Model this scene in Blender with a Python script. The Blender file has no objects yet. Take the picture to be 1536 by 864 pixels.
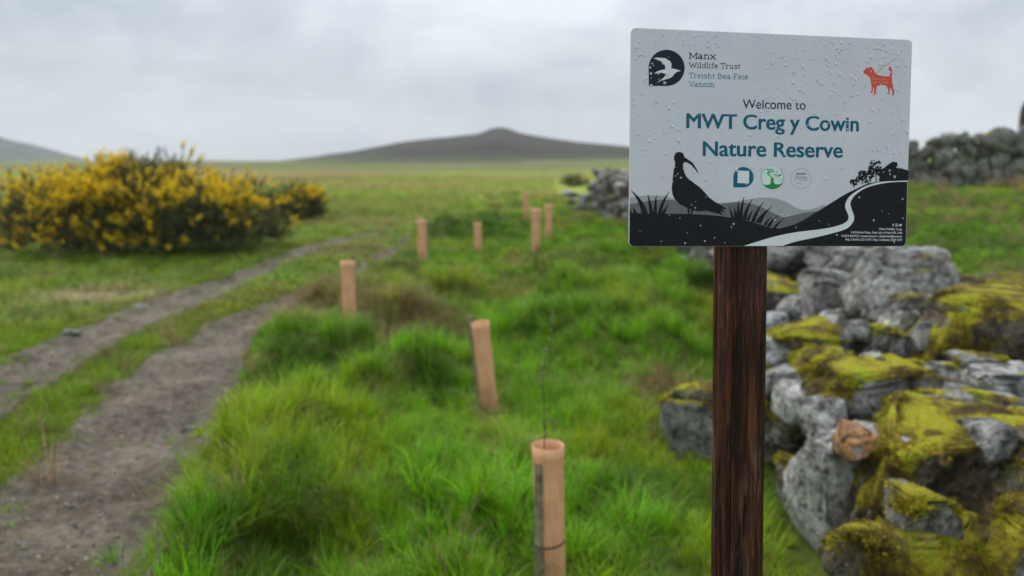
import bpy, bmesh, math, random
import numpy as np
from mathutils import Vector, Matrix, Euler
from mathutils.geometry import tessellate_polygon

sc = bpy.context.scene
COL = sc.collection
R = math.radians
RNG = np.random.default_rng(7)
random.seed(7)

# ------------------------------------------------------------------ camera
CAM = np.array([0.0, 0.0, 1.65]); PITCH = R(9.5); FPX = 1150.0
cd = bpy.data.cameras.new('camera'); cam = bpy.data.objects.new('camera', cd); COL.objects.link(cam)
cam.location = CAM; cam.rotation_euler = (R(90) - PITCH, 0, 0)
cd.sensor_width = 36; cd.lens = 36 * FPX / 1536; cd.clip_start = 0.05; cd.clip_end = 9000
cd.dof.use_dof = True; cd.dof.focus_distance = 1.13; cd.dof.aperture_fstop = 3.2
sc.camera = cam

# ------------------------------------------------------------------ sky (overcast) and sun
SUN_EL, SUN_AZ = R(52), R(-35)          # azimuth: 0 = +Y (ahead), negative = towards -X
w = bpy.data.worlds.new('World'); sc.world = w; w.use_nodes = True
nt = w.node_tree; nt.nodes.clear()
def N(t, kind, **kw):
    n = t.nodes.new(kind)
    for k, v in kw.items(): setattr(n, k, v)
    return n
out = N(nt, 'ShaderNodeOutputWorld'); bg = N(nt, 'ShaderNodeBackground'); bg.inputs[1].default_value = 0.1
sky = N(nt, 'ShaderNodeTexSky', sky_type='NISHITA'); sky.sun_disc = False
sky.sun_elevation = SUN_EL; sky.sun_rotation = SUN_AZ; sky.air_density = 1; sky.dust_density = 3
tc = N(nt, 'ShaderNodeTexCoord'); sep = N(nt, 'ShaderNodeSeparateXYZ')
nt.links.new(tc.outputs['Generated'], sep.inputs[0])
def M(t, op, a, b=None, clamp=False):
    n = N(t, 'ShaderNodeMath', operation=op); n.use_clamp = clamp
    for i, v in enumerate((a, b)):
        if v is None: continue
        if isinstance(v, (int, float)): n.inputs[i].default_value = v
        else: t.links.new(v, n.inputs[i])
    return n.outputs[0]
up = M(nt, 'MAXIMUM', sep.outputs['Z'], 0.0)
cie = M(nt, 'MULTIPLY_ADD', up, 2.0); cie.node.inputs[2].default_value = 1.0      # overcast sky: zenith 3x the horizon
mp = N(nt, 'ShaderNodeMapping'); mp.inputs['Scale'].default_value = (1.0, 1.0, 2.1)
nt.links.new(tc.outputs['Generated'], mp.inputs[0])
n1 = N(nt, 'ShaderNodeTexNoise'); n1.inputs['Scale'].default_value = 3.6; n1.inputs['Detail'].default_value = 6; n1.inputs['Roughness'].default_value = .56
n1.inputs['Distortion'].default_value = .4
nt.links.new(mp.outputs[0], n1.inputs[0])
cr = N(nt, 'ShaderNodeValToRGB'); cr.color_ramp.elements[0].position = .34; cr.color_ramp.elements[1].position = .64
cr.color_ramp.elements[0].color = (2.75, 3.15, 3.8, 1); cr.color_ramp.elements[1].color = (5.7, 5.95, 6.4, 1)
nt.links.new(n1.outputs[0], cr.inputs[0])
vm = N(nt, 'ShaderNodeVectorMath', operation='SCALE'); nt.links.new(cr.outputs[0], vm.inputs[0]); nt.links.new(cie, vm.inputs['Scale'])
mx = N(nt, 'ShaderNodeMix', data_type='RGBA'); mx.inputs[0].default_value = 0.93
nt.links.new(sky.outputs[0], mx.inputs[6]); nt.links.new(vm.outputs[0], mx.inputs[7])
nt.links.new(mx.outputs[2], bg.inputs[0]); nt.links.new(bg.outputs[0], out.inputs[0])
sl = bpy.data.lights.new('sun', 'SUN'); sl.energy = 1.5; sl.angle = R(40); sl.color = (1, .97, .92)
so = bpy.data.objects.new('sun', sl); COL.objects.link(so)
sdir = Vector((math.sin(SUN_AZ) * math.cos(SUN_EL), math.cos(SUN_AZ) * math.cos(SUN_EL), math.sin(SUN_EL)))
so.rotation_euler = sdir.to_track_quat('Z', 'Y').to_euler(); so.location = (0, 0, 40)
sc.view_settings.view_transform = 'Standard'; sc.view_settings.look = 'None'
sc.view_settings.exposure = 0.3; sc.view_settings.gamma = 1.0; sc.view_settings.use_curve_mapping = False
sc.cycles.use_denoising = True
sc.cycles.max_bounces = 4; sc.cycles.diffuse_bounces = 2; sc.cycles.glossy_bounces = 2
sc.cycles.transmission_bounces = 3; sc.cycles.transparent_max_bounces = 6; sc.cycles.volume_bounces = 1

# ------------------------------------------------------------------ helpers
def px(u, v):
    d = np.array([(u - 768) / FPX, 0, 0.0])
    s = (432 - v) / FPX
    return d + np.array([0, math.cos(PITCH), -math.sin(PITCH)]) + s * np.array([0, math.sin(PITCH), math.cos(PITCH)])
def on_ground(u, v, z=0.0):
    d = px(u, v); t = (z - CAM[2]) / d[2]; return CAM + d * t
def at_depth(u, v, Y):
    d = px(u, v); return CAM + d * (Y / d[1])

def _hash(ix, iy, iz, seed):
    h = (ix.astype(np.int64) * 374761393 + iy.astype(np.int64) * 668265263 + iz.astype(np.int64) * 2147483647 + seed * 144665 + 1013904223) & 0xFFFFFFFF
    h = ((h ^ (h >> 13)) * 1274126177) & 0xFFFFFFFF
    h = ((h ^ (h >> 16)) * 2246822519) & 0xFFFFFFFF
    return ((h ^ (h >> 15)) & 0xFFFFFF) / 16777215.0
def vnoise(x, y, z=None, seed=0):
    x = np.asarray(x, float); y = np.asarray(y, float)
    z = np.zeros_like(x) if z is None else np.asarray(z, float)
    ix, iy, iz = np.floor(x), np.floor(y), np.floor(z)
    fx, fy, fz = x - ix, y - iy, z - iz
    s = lambda t: t * t * t * (t * (t * 6 - 15) + 10)
    fx, fy, fz = s(fx), s(fy), s(fz)
    r = 0
    for a in (0, 1):
        for b in (0, 1):
            for c in (0, 1):
                wgt = (fx if a else 1 - fx) * (fy if b else 1 - fy) * (fz if c else 1 - fz)
                r = r + wgt * _hash(ix + a, iy + b, iz + c, seed)
    return r
def fbm(x, y, z=None, seed=0, oct=4, lac=2.03, gain=.5):
    r = 0; a = 1; t = 0
    x = np.asarray(x, float); y = np.asarray(y, float); z = None if z is None else np.asarray(z, float)
    for o in range(oct):
        r = r + a * vnoise(x, y, z, seed + o * 17); t += a; a *= gain
        x = x * lac + 3.1; y = y * lac + 1.7; z = None if z is None else z * lac + 5.3
    return r / t
def sstep(a, b, x):
    t = np.clip((np.asarray(x, float) - a) / (b - a), 0, 1); return t * t * (3 - 2 * t)

def mesh_np(name, verts, tris):
    me = bpy.data.meshes.new(name)
    verts = np.ascontiguousarray(verts, np.float32); tris = np.ascontiguousarray(tris, np.int32)
    k = tris.shape[1]
    me.vertices.add(len(verts)); me.vertices.foreach_set('co', verts.ravel())
    me.loops.add(tris.size); me.loops.foreach_set('vertex_index', tris.ravel())
    me.polygons.add(len(tris)); me.polygons.foreach_set('loop_start', np.arange(0, tris.size, k, dtype=np.int32))
    me.polygons.foreach_set('loop_total', np.full(len(tris), k, np.int32))
    me.update(calc_edges=True); return me
def smooth(me):
    me.polygons.foreach_set('use_smooth', np.ones(len(me.polygons), bool)); return me
def fattr(me, name, data, kind='FLOAT'):
    a = me.attributes.new(name, kind, 'POINT')
    a.data.foreach_set({'FLOAT': 'value', 'INT': 'value', 'FLOAT_VECTOR': 'vector', 'FLOAT_COLOR': 'color'}[kind], np.ascontiguousarray(data).ravel())
def link(name, me, mat=None, parent=None, label=None, cat=None, group=None, kind=None, loc=None, rot=None, scale=None):
    o = bpy.data.objects.new(name, me); COL.objects.link(o)
    if mat is not None and me is not None and not me.materials: me.materials.append(mat)
    if parent is not None: o.parent = parent
    if label: o['label'] = label
    if cat: o['category'] = cat
    if group: o['group'] = group
    if kind: o['kind'] = kind
    if loc is not None: o.location = loc
    if rot is not None: o.rotation_euler = rot
    if scale is not None: o.scale = scale
    return o

# ------------------------------------------------------------------ material helpers
def mat_base(name, rough=.6, spec=.4):
    m = bpy.data.materials.new(name); m.use_nodes = True; t = m.node_tree
    b = t.nodes['Principled BSDF']; b.inputs['Roughness'].default_value = rough; b.inputs['Specular IOR Level'].default_value = spec
    return m, t, b
def ramp(t, fac, stops):
    r = N(t, 'ShaderNodeValToRGB'); e = r.color_ramp.elements
    while len(e) < len(stops): e.new(.5)
    for el, (p, c) in zip(e, stops): el.position = p; el.color = tuple(c) + (1,) if len(c) == 3 else c
    t.links.new(fac, r.inputs[0]); return r.outputs[0]
def noise(t, vec, scale, detail=4, rough=.55, dist=0):
    n = N(t, 'ShaderNodeTexNoise'); n.inputs['Scale'].default_value = scale; n.inputs['Detail'].default_value = detail
    n.inputs['Roughness'].default_value = rough; n.inputs['Distortion'].default_value = dist
    if vec is not None: t.links.new(vec, n.inputs['Vector'])
    return n.outputs['Fac']
def mixc(t, fac, a, b, mode='MIX'):
    n = N(t, 'ShaderNodeMix', data_type='RGBA', blend_type=mode)
    for i, v in ((0, fac), (6, a), (7, b)):
        if isinstance(v, (int, float)): n.inputs[i].default_value = v
        elif isinstance(v, tuple): n.inputs[i].default_value = v + (1,) if len(v) == 3 else v
        else: t.links.new(v, n.inputs[i])
    return n.outputs[2]
def bump(t, b, h, strength=.5, dist=.01):
    n = N(t, 'ShaderNodeBump'); n.inputs['Strength'].default_value = strength; n.inputs['Distance'].default_value = dist
    t.links.new(h, n.inputs['Height']); t.links.new(n.outputs[0], b.inputs['Normal']); return n
def attr(t, name, kind='GEOMETRY'):
    n = N(t, 'ShaderNodeAttribute', attribute_type=kind, attribute_name=name); return n
def plain(name, col, rough=.5, spec=.4, var=.12, scale=60):
    m, t, b = mat_base(name, rough, spec)
    c = N(t, 'ShaderNodeTexCoord').outputs['Object']
    f = noise(t, c, scale, 3)
    lo = tuple(x * (1 - var) for x in col); hi = tuple(min(1, x * (1 + var)) for x in col)
    t.links.new(ramp(t, f, [(.3, lo), (.7, hi)]), b.inputs['Base Color']); return m

# ------------------------------------------------------------------ layout curves
RR = [(864, -95, 212), (800, -45, 255), (740, 5, 285), (690, 85, 302), (650, 122, 316), (620, 150, 328), (580, 182, 345), (540, 226, 368),
      (500, 292, 405), (470, 352, 442), (445, 430, 500), (420, 498, 560), (400, 530, 582), (380, 572, 602), (365, 592, 614), (352, 606, 622), (344, 618, 628)]
LR = [(640, -95, -20), (610, -58, 28), (580, -28, 72), (550, 0, 112), (520, 52, 162), (490, 122, 222), (460, 196, 290), (430, 290, 362), (400, 376, 425),
      (375, 452, 493), (355, 522, 556), (345, 557, 583), (336, 592, 611), (331, 612, 624)]
def rut_line(tab):
    L = []
    for v, a, b in tab:
        p, q = on_ground(a, v), on_ground(b, v); L.append(((p[0] + q[0]) / 2, p[1], abs(q[0] - p[0]) / 2))
    L = np.array(L)
    # widths given across the picture; turn them into widths across the rut
    d = np.gradient(L[:, :2], axis=0); d /= np.linalg.norm(d, axis=1)[:, None]
    L[:, 2] *= np.abs(d[:, 1])
    e0 = L[0] + (L[0] - L[1]) / np.linalg.norm((L[0] - L[1])[:2]) * np.array([4, 4, 0])
    L = np.vstack([e0, L])
    s = np.concatenate([[0], np.cumsum(np.linalg.norm(np.diff(L[:, :2], axis=0), axis=1))])
    ss = np.arange(0, s[-1], .12)
    o = np.stack([np.interp(ss, s, L[:, k]) for k in range(3)], 1)
    k = np.ones(15) / 15
    for c in range(3): o[:, c] = np.convolve(np.pad(o[:, c], 7, mode='edge'), k, 'valid')
    return o
RUTS = [rut_line(RR), rut_line(LR)]
def rut_d(x, y):
    """signed closeness to the ruts: distance / half width (min over both), and which side of the right rut"""
    x = np.asarray(x, float); y = np.asarray(y, float)
    best = np.full(x.shape, 99.0)
    for L in RUTS:
        P = L[::4]
        ok = (y < 45) & (y > -6)
        idx = np.nonzero(ok)[0]
        for ch in np.array_split(idx, max(1, len(idx) // 20000)):
            dx = x[ch][:, None] - P[None, :, 0]; dy = y[ch][:, None] - P[None, :, 1]
            d2 = dx * dx + dy * dy; j = d2.argmin(1)
            r = np.sqrt(d2[np.arange(len(ch)), j]) / P[j, 2]
            best[ch] = np.minimum(best[ch], r)
    return best
def rut_x(L, y): return np.interp(y, L[:, 1], L[:, 0])
WALL = np.array([(0.92, 0.5), (0.98, 2.2), (1.10, 3.0), (1.24, 3.8), (1.42, 4.6), (1.85, 5.8), (2.15, 7.2), (2.5, 10), (2.62, 13), (2.4, 16), (2.0, 19.6), (1.9, 22), (2.2, 40), (6, 120)])
def wall_x(y): return np.interp(y, WALL[:, 1], WALL[:, 0])

MOUNDS = [(680, 362, .8, .24), (762, 356, 1.1, .24), (440, 548, .36, .07), (545, 585, .55, .12), (900, 545, .7, .16), (640, 440, .7, .16), (860, 470, .8, .16), (980, 450, .8, .16), (760, 420, 1.0, .14), (700, 690, .5, .1), (560, 700, .5, .08), (930, 640, .5, .1)]
MW = [(on_ground(u, v)[0], on_ground(u, v)[1], r, h) for u, v, r, h in MOUNDS]
NT = on_ground(827, 900)
def height(x, y):
    x = np.asarray(x, float); y = np.asarray(y, float)
    dist = np.hypot(x, y)
    h = (fbm(x * .22, y * .22, seed=3, oct=3) - .5) * .22 * sstep(2, 18, dist)
    h += (fbm(x * .012, y * .012, seed=5, oct=3) - .5) * 2.4 * sstep(40, 220, dist)
    rd = rut_d(x, y)
    long_g = sstep(0.1, .7, x - rut_x(RUTS[0], y)) * (1 - sstep(26, 40, y))
    long_g = long_g * (1 - sstep(-.75, -.3, x - wall_x(y)) * (1 - sstep(5, 7, y)))
    long_g = long_g * (1 - np.exp(-((x - NT[0]) ** 2 / .10 + (y - NT[1] + .35) ** 2 / .55)))
    hum = fbm(x * 1.5, y * 1.5, seed=11, oct=3)
    h += long_g * sstep(1.0, 1.5, rd) * (sstep(.38, .66, hum) * .27 + .02)
    h += (1 - long_g) * (fbm(x * 2.2, y * 2.2, seed=12, oct=3) - .5) * .07 * (1 - sstep(30, 60, y))
    for mx_, my_, r_, a_ in MW: h += a_ * np.exp(-((x - mx_) ** 2 + (y - my_) ** 2) / (r_ * r_) * 1.6)
    h += -.05 * (1 - sstep(.55, 1.15, rd))
    t = x - wall_x(y)
    near = 1 - sstep(19, 30, y)
    h += (sstep(.45, 2.0, t) * .76 + .02 * np.clip(t - 1, 0, 14)) * near * sstep(-3, 1, y)
    h += np.clip(t, 0, 200) * .022 * sstep(19, 60, y) * (1 - sstep(150, 320, y))
    h += 2.6 * sstep(-70, 120, x) * sstep(150, 420, y)
    h += -.06 * sstep(3, 12, -x - 3) * (1 - sstep(60, 100, dist))
    return h

# colours of the grass (albedo), by place
DRY = [(on_ground(455, 490), .6), (on_ground(480, 515), .55), (on_ground(520, 508), .7), (on_ground(470, 460), .5), (on_ground(620, 505), .4), (on_ground(1000, 600), .25), (on_ground(835, 296), 2.6), (on_ground(590, 285), 5)]
STRAW = on_ground(152, 442)
def dry_amount(x, y):
    d = np.zeros_like(x)
    for p, r in DRY: d = np.maximum(d, np.exp(-(((x - p[0]) ** 2 + (y - p[1]) ** 2) / (r * r))))
    return d
def straw_amount(x, y):
    return np.clip(1.3 * np.exp(-(((x - STRAW[0]) / .65) ** 2 + ((y - STRAW[1]) / .5) ** 2)), 0, 1)
def tint(x, y):
    x = np.asarray(x, float); y = np.asarray(y, float)
    lush = np.array([.155, .345, .006]); yel = np.array([.29, .38, .009]); dark = np.array([.045, .125, .006])
    olive = np.array([.27, .255, .08]); tan = np.array([.32, .225, .10]); rust = np.array([.26, .17, .09])
    n1 = fbm(x * .9, y * .9, seed=21, oct=3); n2 = fbm(x * .35, y * .35, seed=22, oct=3); n3 = fbm(x * 3, y * 3, seed=23, oct=2)
    def mix(c, d, f): return c * (1 - f[:, None]) + d * f[:, None]
    c = np.repeat(lush[None], len(x), 0)
    c = mix(c, yel, sstep(.48, .72, n1) * .75)
    c = mix(c, dark, sstep(.52, .70, fbm(x * 1.3 + 9, y * 1.3, seed=24, oct=3)) * .65)
    left = sstep(-.2, .3, rut_x(RUTS[0], y) - x)
    c = mix(c, np.array([.20, .27, .016]), left * .6 * (1 - sstep(25, 40, y)))
    c = mix(c, tan, sstep(.60, .75, n2) * .4 * sstep(5, 12, y))
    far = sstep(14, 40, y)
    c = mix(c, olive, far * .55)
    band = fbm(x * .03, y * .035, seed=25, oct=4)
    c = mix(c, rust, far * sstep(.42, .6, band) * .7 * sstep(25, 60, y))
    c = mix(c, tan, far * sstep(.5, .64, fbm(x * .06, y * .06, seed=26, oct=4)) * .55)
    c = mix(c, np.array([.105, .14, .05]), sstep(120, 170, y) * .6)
    c = mix(c, tan, dry_amount(x, y) * .75)
    for mx_, my_, r_, a_ in MW[:2]: c = mix(c, dark, np.exp(-((x - mx_) ** 2 + (y - my_) ** 2) / (r_ * r_)) * .8)
    c = mix(c, np.array([.50, .40, .23]), straw_amount(x, y) * .8)
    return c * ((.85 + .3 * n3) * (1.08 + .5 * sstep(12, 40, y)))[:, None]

# ------------------------------------------------------------------ ground
def build_ground():
    ang = np.concatenate([np.linspace(-180, -62, 40, endpoint=False), np.linspace(-62, 62, 380, endpoint=False), np.linspace(62, 180, 40)])
    r = np.concatenate([[0.02], np.geomspace(.5, 30, 330), np.geomspace(31, 2200, 110)])
    A, Rr = np.meshgrid(np.radians(ang), r)
    x = (Rr * np.sin(A)).ravel(); y = (Rr * np.cos(A)).ravel()
    z = height(x, y)
    n = len(ang); m = len(r)
    i, j = np.meshgrid(np.arange(m - 1), np.arange(n - 1), indexing='ij')
    a = i * n + j
    f = np.stack([a, a + 1, a + n + 1, a + n], -1).reshape(-1, 4)[:, ::-1]
    me = mesh_np('ground', np.stack([x, y, z], 1), f); smooth(me)
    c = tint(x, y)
    soil = np.array([.055, .05, .022])
    k = (.25 + .75 * sstep(8, 45, np.hypot(x, y)))[:, None]
    c = soil * (1 - k) + c * k * (.9 - .36 * sstep(45, 80, np.hypot(x, y)))[:, None]
    dirt = (1 - sstep(1.0, 1.5, rut_d(x, y)))[:, None] * (1 - sstep(24, 34, y))[:, None]
    c = c * (1 - dirt) + np.array([.11, .085, .06]) * dirt
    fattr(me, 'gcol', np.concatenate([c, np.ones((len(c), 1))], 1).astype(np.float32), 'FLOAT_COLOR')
    m_, t, b = mat_base('ground_turf', .95, .02)
    co = N(t, 'ShaderNodeTexCoord').outputs['Object']
    g = attr(t, 'gcol').outputs['Color']
    f1 = noise(t, co, 9, 5, .65); f2 = noise(t, co, .6, 4, .6)
    col = mixc(t, 1.0, g, ramp(t, f1, [(.3, (.6, .6, .6)), (.7, (1.35, 1.35, 1.35))]), 'MULTIPLY')
    col = mixc(t, 1.0, col, ramp(t, f2, [(.3, (.8, .8, .8)), (.7, (1.15, 1.15, 1.15))]), 'MULTIPLY')
    t.links.new(col, b.inputs['Base Color']); bump(t, b, f1, .8, .04)
    link('ground', me, m_, kind='structure')
build_ground()

# the two wheel ruts of the track: mud and gravel sheets that dip under the turf at their edges
def mud_mat():
    m, t, b = mat_base('track_mud', .6, .2)
    co = N(t, 'ShaderNodeTexCoord').outputs['Object']
    a = noise(t, co, 2.0, 5, .6, .3); f = noise(t, co, 22, 6, .75); c3 = noise(t, co, 9, 4, .6)
    v = N(t, 'ShaderNodeTexVoronoi'); v.inputs['Scale'].default_value = 55; t.links.new(co, v.inputs['Vector'])
    c = ramp(t, a, [(.3, (.058, .043, .026)), (.5, (.120, .098, .070)), (.7, (.195, .165, .124))])
    c = mixc(t, 1.0, c, ramp(t, f, [(.33, (.35, .35, .35)), (.67, (1.7, 1.66, 1.6))]), 'MULTIPLY')
    c = mixc(t, ramp(t, v.outputs['Distance'], [(.12, (.5, .5, .5)), (.3, (0, 0, 0))]), c, v.outputs['Color'], 'SOFT_LIGHT')
    t.links.new(c, b.inputs['Base Color'])
    t.links.new(ramp(t, c3, [(.35, (.45, .45, .45)), (.6, (.85, .85, .85))]), b.inputs['Roughness'])
    h = M(t, 'ADD', M(t, 'MULTIPLY', f, .6), M(t, 'MULTIPLY', c3, .9)); bump(t, b, h, 1.0, .045)
    return m
MUD = mud_mat()
def build_rut(L, seed):
    n = len(L); k = 33
    d = np.gradient(L[:, :2], axis=0); d /= np.linalg.norm(d, axis=1)[:, None]
    nrm = np.stack([d[:, 1], -d[:, 0]], 1)
    s = np.linspace(-1, 1, k)
    V = np.zeros((n, k, 3))
    wob = lambda side: 1.0 + .38 * (fbm(np.arange(n) * .16, np.full(n, side * 7.0), seed=seed, oct=3) - .5) * 2
    wl, wr = wob(1), wob(2)
    for j, t in enumerate(s):
        off = t * L[:, 2] * 1.22 * (wl if t < 0 else wr)
        V[:, j, 0] = L[:, 0] + nrm[:, 0] * off; V[:, j, 1] = L[:, 1] + nrm[:, 1] * off
    x = V[..., 0].ravel(); y = V[..., 1].ravel()
    edge = np.repeat(np.abs(s)[None], n, 0).ravel()
    end = 1 - sstep(n - 40, n - 1, np.repeat(np.arange(n)[:, None], k, 1).ravel())
    z = height(x, y) + .022 * (1 - sstep(.78, 1.0, edge)) * end - .05 * sstep(.86, 1.0, edge) - .04 * (1 - end)
    z += (fbm(x * 5, y * 5, seed=seed + 3, oct=4) - .5) * .06
    V = np.stack([x, y, z], 1)
    i, j = np.meshgrid(np.arange(n - 1), np.arange(k - 1), indexing='ij'); a = i * k + j
    f = np.stack([a, a + 1, a + k + 1, a + k], -1).reshape(-1, 4)
    return smooth(mesh_np('track_rut', V, f))
for q, L in enumerate(RUTS): link('track', build_rut(L, 40 + q), MUD, kind='structure')

# hills beyond the field
def build_hill(name, crest, D, depth, col_lo, col_hi, seed):
    u = np.linspace(crest[0][0], crest[-1][0], 320); v = np.interp(u, [c[0] for c in crest], [c[1] for c in crest])
    k = np.ones(5) / 5; v = np.convolve(np.pad(v, 2, mode='edge'), k, 'valid')
    t = np.linspace(-1, 1, 60)
    X = np.zeros((60, 320)); Y = X.copy(); Z = X.copy()
    for q, tt in enumerate(t):
        Y[q] = D + tt * depth; X[q] = (u - 768) / FPX * (D + (tt * depth) * .6)
        top = CAM[2] + (240 - v) / FPX * D
        prof = 0.5 * (1 + np.cos(np.pi * tt)) if abs(tt) < 1 else 0
        Z[q] = (top + 3) * prof ** .9 - 3
    Z += (fbm(X * .03, Y * .03, seed=seed, oct=4) - .5) * D * .004
    n = 320; i, j = np.meshgrid(np.arange(59), np.arange(n - 1), indexing='ij'); a = i * n + j
    f = np.stack([a, a + 1, a + n + 1, a + n], -1).reshape(-1, 4)
    me = smooth(mesh_np(name, np.stack([X.ravel(), Y.ravel(), Z.ravel()], 1), f))
    m, tr, b = mat_base(name + '_heather', .95, .0)
    co = N(tr, 'ShaderNodeTexCoord').outputs['Object']
    fz = noise(tr, co, .011, 7, .7); f2 = noise(tr, co, .2, 4)
    c = ramp(tr, fz, [(.38, col_lo), (.62, col_hi)])
    sz_ = N(tr, 'ShaderNodeSeparateXYZ'); tr.links.new(co, sz_.inputs[0])
    low = ramp(tr, M(tr, 'ADD', M(tr, 'MULTIPLY', sz_.outputs['Z'], .05), M(tr, 'MULTIPLY', fz, .9)), [(.42, (1, 1, 1)), (.68, (0, 0, 0))])   # grass on the lower slopes, heather above
    c = mixc(tr, low, c, (.085, .105, .04))
    c = mixc(tr, 1.0, c, ramp(tr, f2, [(.3, (.75, .75, .75)), (.7, (1.2, 1.2, 1.2))]), 'MULTIPLY')
    tr.links.new(c, b.inputs['Base Color'])
    link(name, me, m, kind='structure')
build_hill('hill', [(330, 256), (430, 245), (480, 238), (560, 226), (620, 215), (690, 206), (724, 203), (738, 195), (757, 194), (774, 201), (800, 207), (860, 216), (940, 222), (1060, 226), (1250, 228), (1500, 236), (1700, 250)],
           640, 420, (.013, .010, .009), (.046, .037, .024), 61)
build_hill('hill', [(-600, 150), (-300, 165), (-120, 190), (0, 205), (60, 219), (110, 236), (150, 249), (190, 256)], 1050, 300, (.018, .02, .022), (.035, .04, .035), 62)

# ------------------------------------------------------------------ haze
def build_haze():
    bm = bmesh.new(); bmesh.ops.create_cube(bm, size=1)
    me = bpy.data.meshes.new('haze'); bm.to_mesh(me); bm.free()
    m = bpy.data.materials.new('haze_air'); m.use_nodes = True; t = m.node_tree; t.nodes.clear()
    o = N(t, 'ShaderNodeOutputMaterial'); p = N(t, 'ShaderNodeVolumePrincipled')
    p.inputs['Color'].default_value = (.90, .93, .97, 1); p.inputs['Density'].default_value = .00046; p.inputs['Anisotropy'].default_value = 0
    t.links.new(p.outputs[0], o.inputs['Volume'])
    link('haze', me, m, kind='stuff', label='thin grey mist over the moor and hills', cat='haze', loc=(0, 0, 66), scale=(5200, 5200, 150))
build_haze()

# ------------------------------------------------------------------ instanced ground cover
def tuft(name, n, h, spread, width, lean, seed, segs=4, droop=.55):
    r = np.random.default_rng(seed); V = []; F = []; G = []
    for b in range(n):
        a = r.uniform(0, 2 * math.pi); rr = spread * math.sqrt(r.uniform(0, 1)); bx, by = rr * math.cos(a), rr * math.sin(a)
        a2 = a + r.normal(0, .9); L = h * r.uniform(.55, 1.1); ln = lean * r.uniform(.3, 1.3); wd = width * r.uniform(.6, 1.2)
        dx, dy = math.cos(a2), math.sin(a2); p = np.array([bx, by, -.015]); base = len(V); el = math.pi / 2 - ln * .5
        g = r.uniform(0, 1)
        for s in range(segs + 1):
            t = s / segs; wv = wd * (1 - t ** 1.6) * .5
            if s == segs: V.append(p.copy()); G.append(g)
            else:
                V += [p + np.array([-dy * wv, dx * wv, 0]), p - np.array([-dy * wv, dx * wv, 0])]; G += [g, g]
            p = p + L / segs * np.array([dx * math.cos(el), dy * math.cos(el), math.sin(el)])
            el -= (ln * 1.0 + droop * r.uniform(.2, 1)) * (t + .4) * 1.6 / segs
        for s in range(segs - 1):
            q = base + 2 * s; F += [(q, q + 1, q + 3), (q, q + 3, q + 2)]
        q = base + 2 * (segs - 1); F.append((q, q + 1, q + 2))
    me = smooth(mesh_np(name, np.array(V), np.array(F))); fattr(me, 'blade', np.array(G, np.float32))
    return me
def pool(name, meshes, mat):
    c = bpy.data.collections.new(name)
    for i, me in enumerate(meshes):
        me.materials.append(mat); o = bpy.data.objects.new('%s_%02d' % (name, i), me); c.objects.link(o)
    return c
def scatter(name, pool_c, P, rot, scl, var, tn, label, cat, parent=None):
    me = bpy.data.meshes.new(name + '_points'); me.vertices.add(len(P)); me.vertices.foreach_set('co', np.ascontiguousarray(P, np.float32).ravel())
    fattr(me, 'rot', np.asarray(rot, np.float32), 'FLOAT_VECTOR'); fattr(me, 'scl', np.asarray(scl, np.float32), 'FLOAT_VECTOR')
    fattr(me, 'var', np.asarray(var, np.int32), 'INT')
    fattr(me, 'tint', np.concatenate([tn, np.ones((len(tn), 1))], 1).astype(np.float32), 'FLOAT_COLOR')
    o = link(name, me, None, parent=parent, label=label, cat=cat, kind='stuff')
    g = bpy.data.node_groups.new(name + '_scatter', 'GeometryNodeTree')
    g.interface.new_socket('Geometry', in_out='INPUT', socket_type='NodeSocketGeometry'); g.interface.new_socket('Geometry', in_out='OUTPUT', socket_type='NodeSocketGeometry')
    gi = g.nodes.new('NodeGroupInput'); go = g.nodes.new('NodeGroupOutput')
    mp_ = g.nodes.new('GeometryNodeMeshToPoints'); ins = g.nodes.new('GeometryNodeInstanceOnPoints'); ci = g.nodes.new('GeometryNodeCollectionInfo')
    ci.inputs[0].default_value = pool_c; ci.inputs['Separate Children'].default_value = True; ci.inputs['Reset Children'].default_value = True
    def na(nm, ty):
        n = g.nodes.new('GeometryNodeInputNamedAttribute'); n.data_type = ty; n.inputs[0].default_value = nm
        return next(s for s in n.outputs if s.enabled and s.name == 'Attribute')
    e2r = g.nodes.new('FunctionNodeEulerToRotation')
    g.links.new(gi.outputs[0], mp_.inputs[0]); g.links.new(mp_.outputs[0], ins.inputs['Points']); g.links.new(ci.outputs[0], ins.inputs['Instance'])
    ins.inputs['Pick Instance'].default_value = True
    g.links.new(na('var', 'INT'), ins.inputs['Instance Index']); g.links.new(na('rot', 'FLOAT_VECTOR'), e2r.inputs[0]); g.links.new(e2r.outputs[0], ins.inputs['Rotation'])
    g.links.new(na('scl', 'FLOAT_VECTOR'), ins.inputs['Scale']); g.links.new(ins.outputs[0], go.inputs[0])
    md = o.modifiers.new('scatter', 'NODES'); md.node_group = g
    return o
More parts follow.
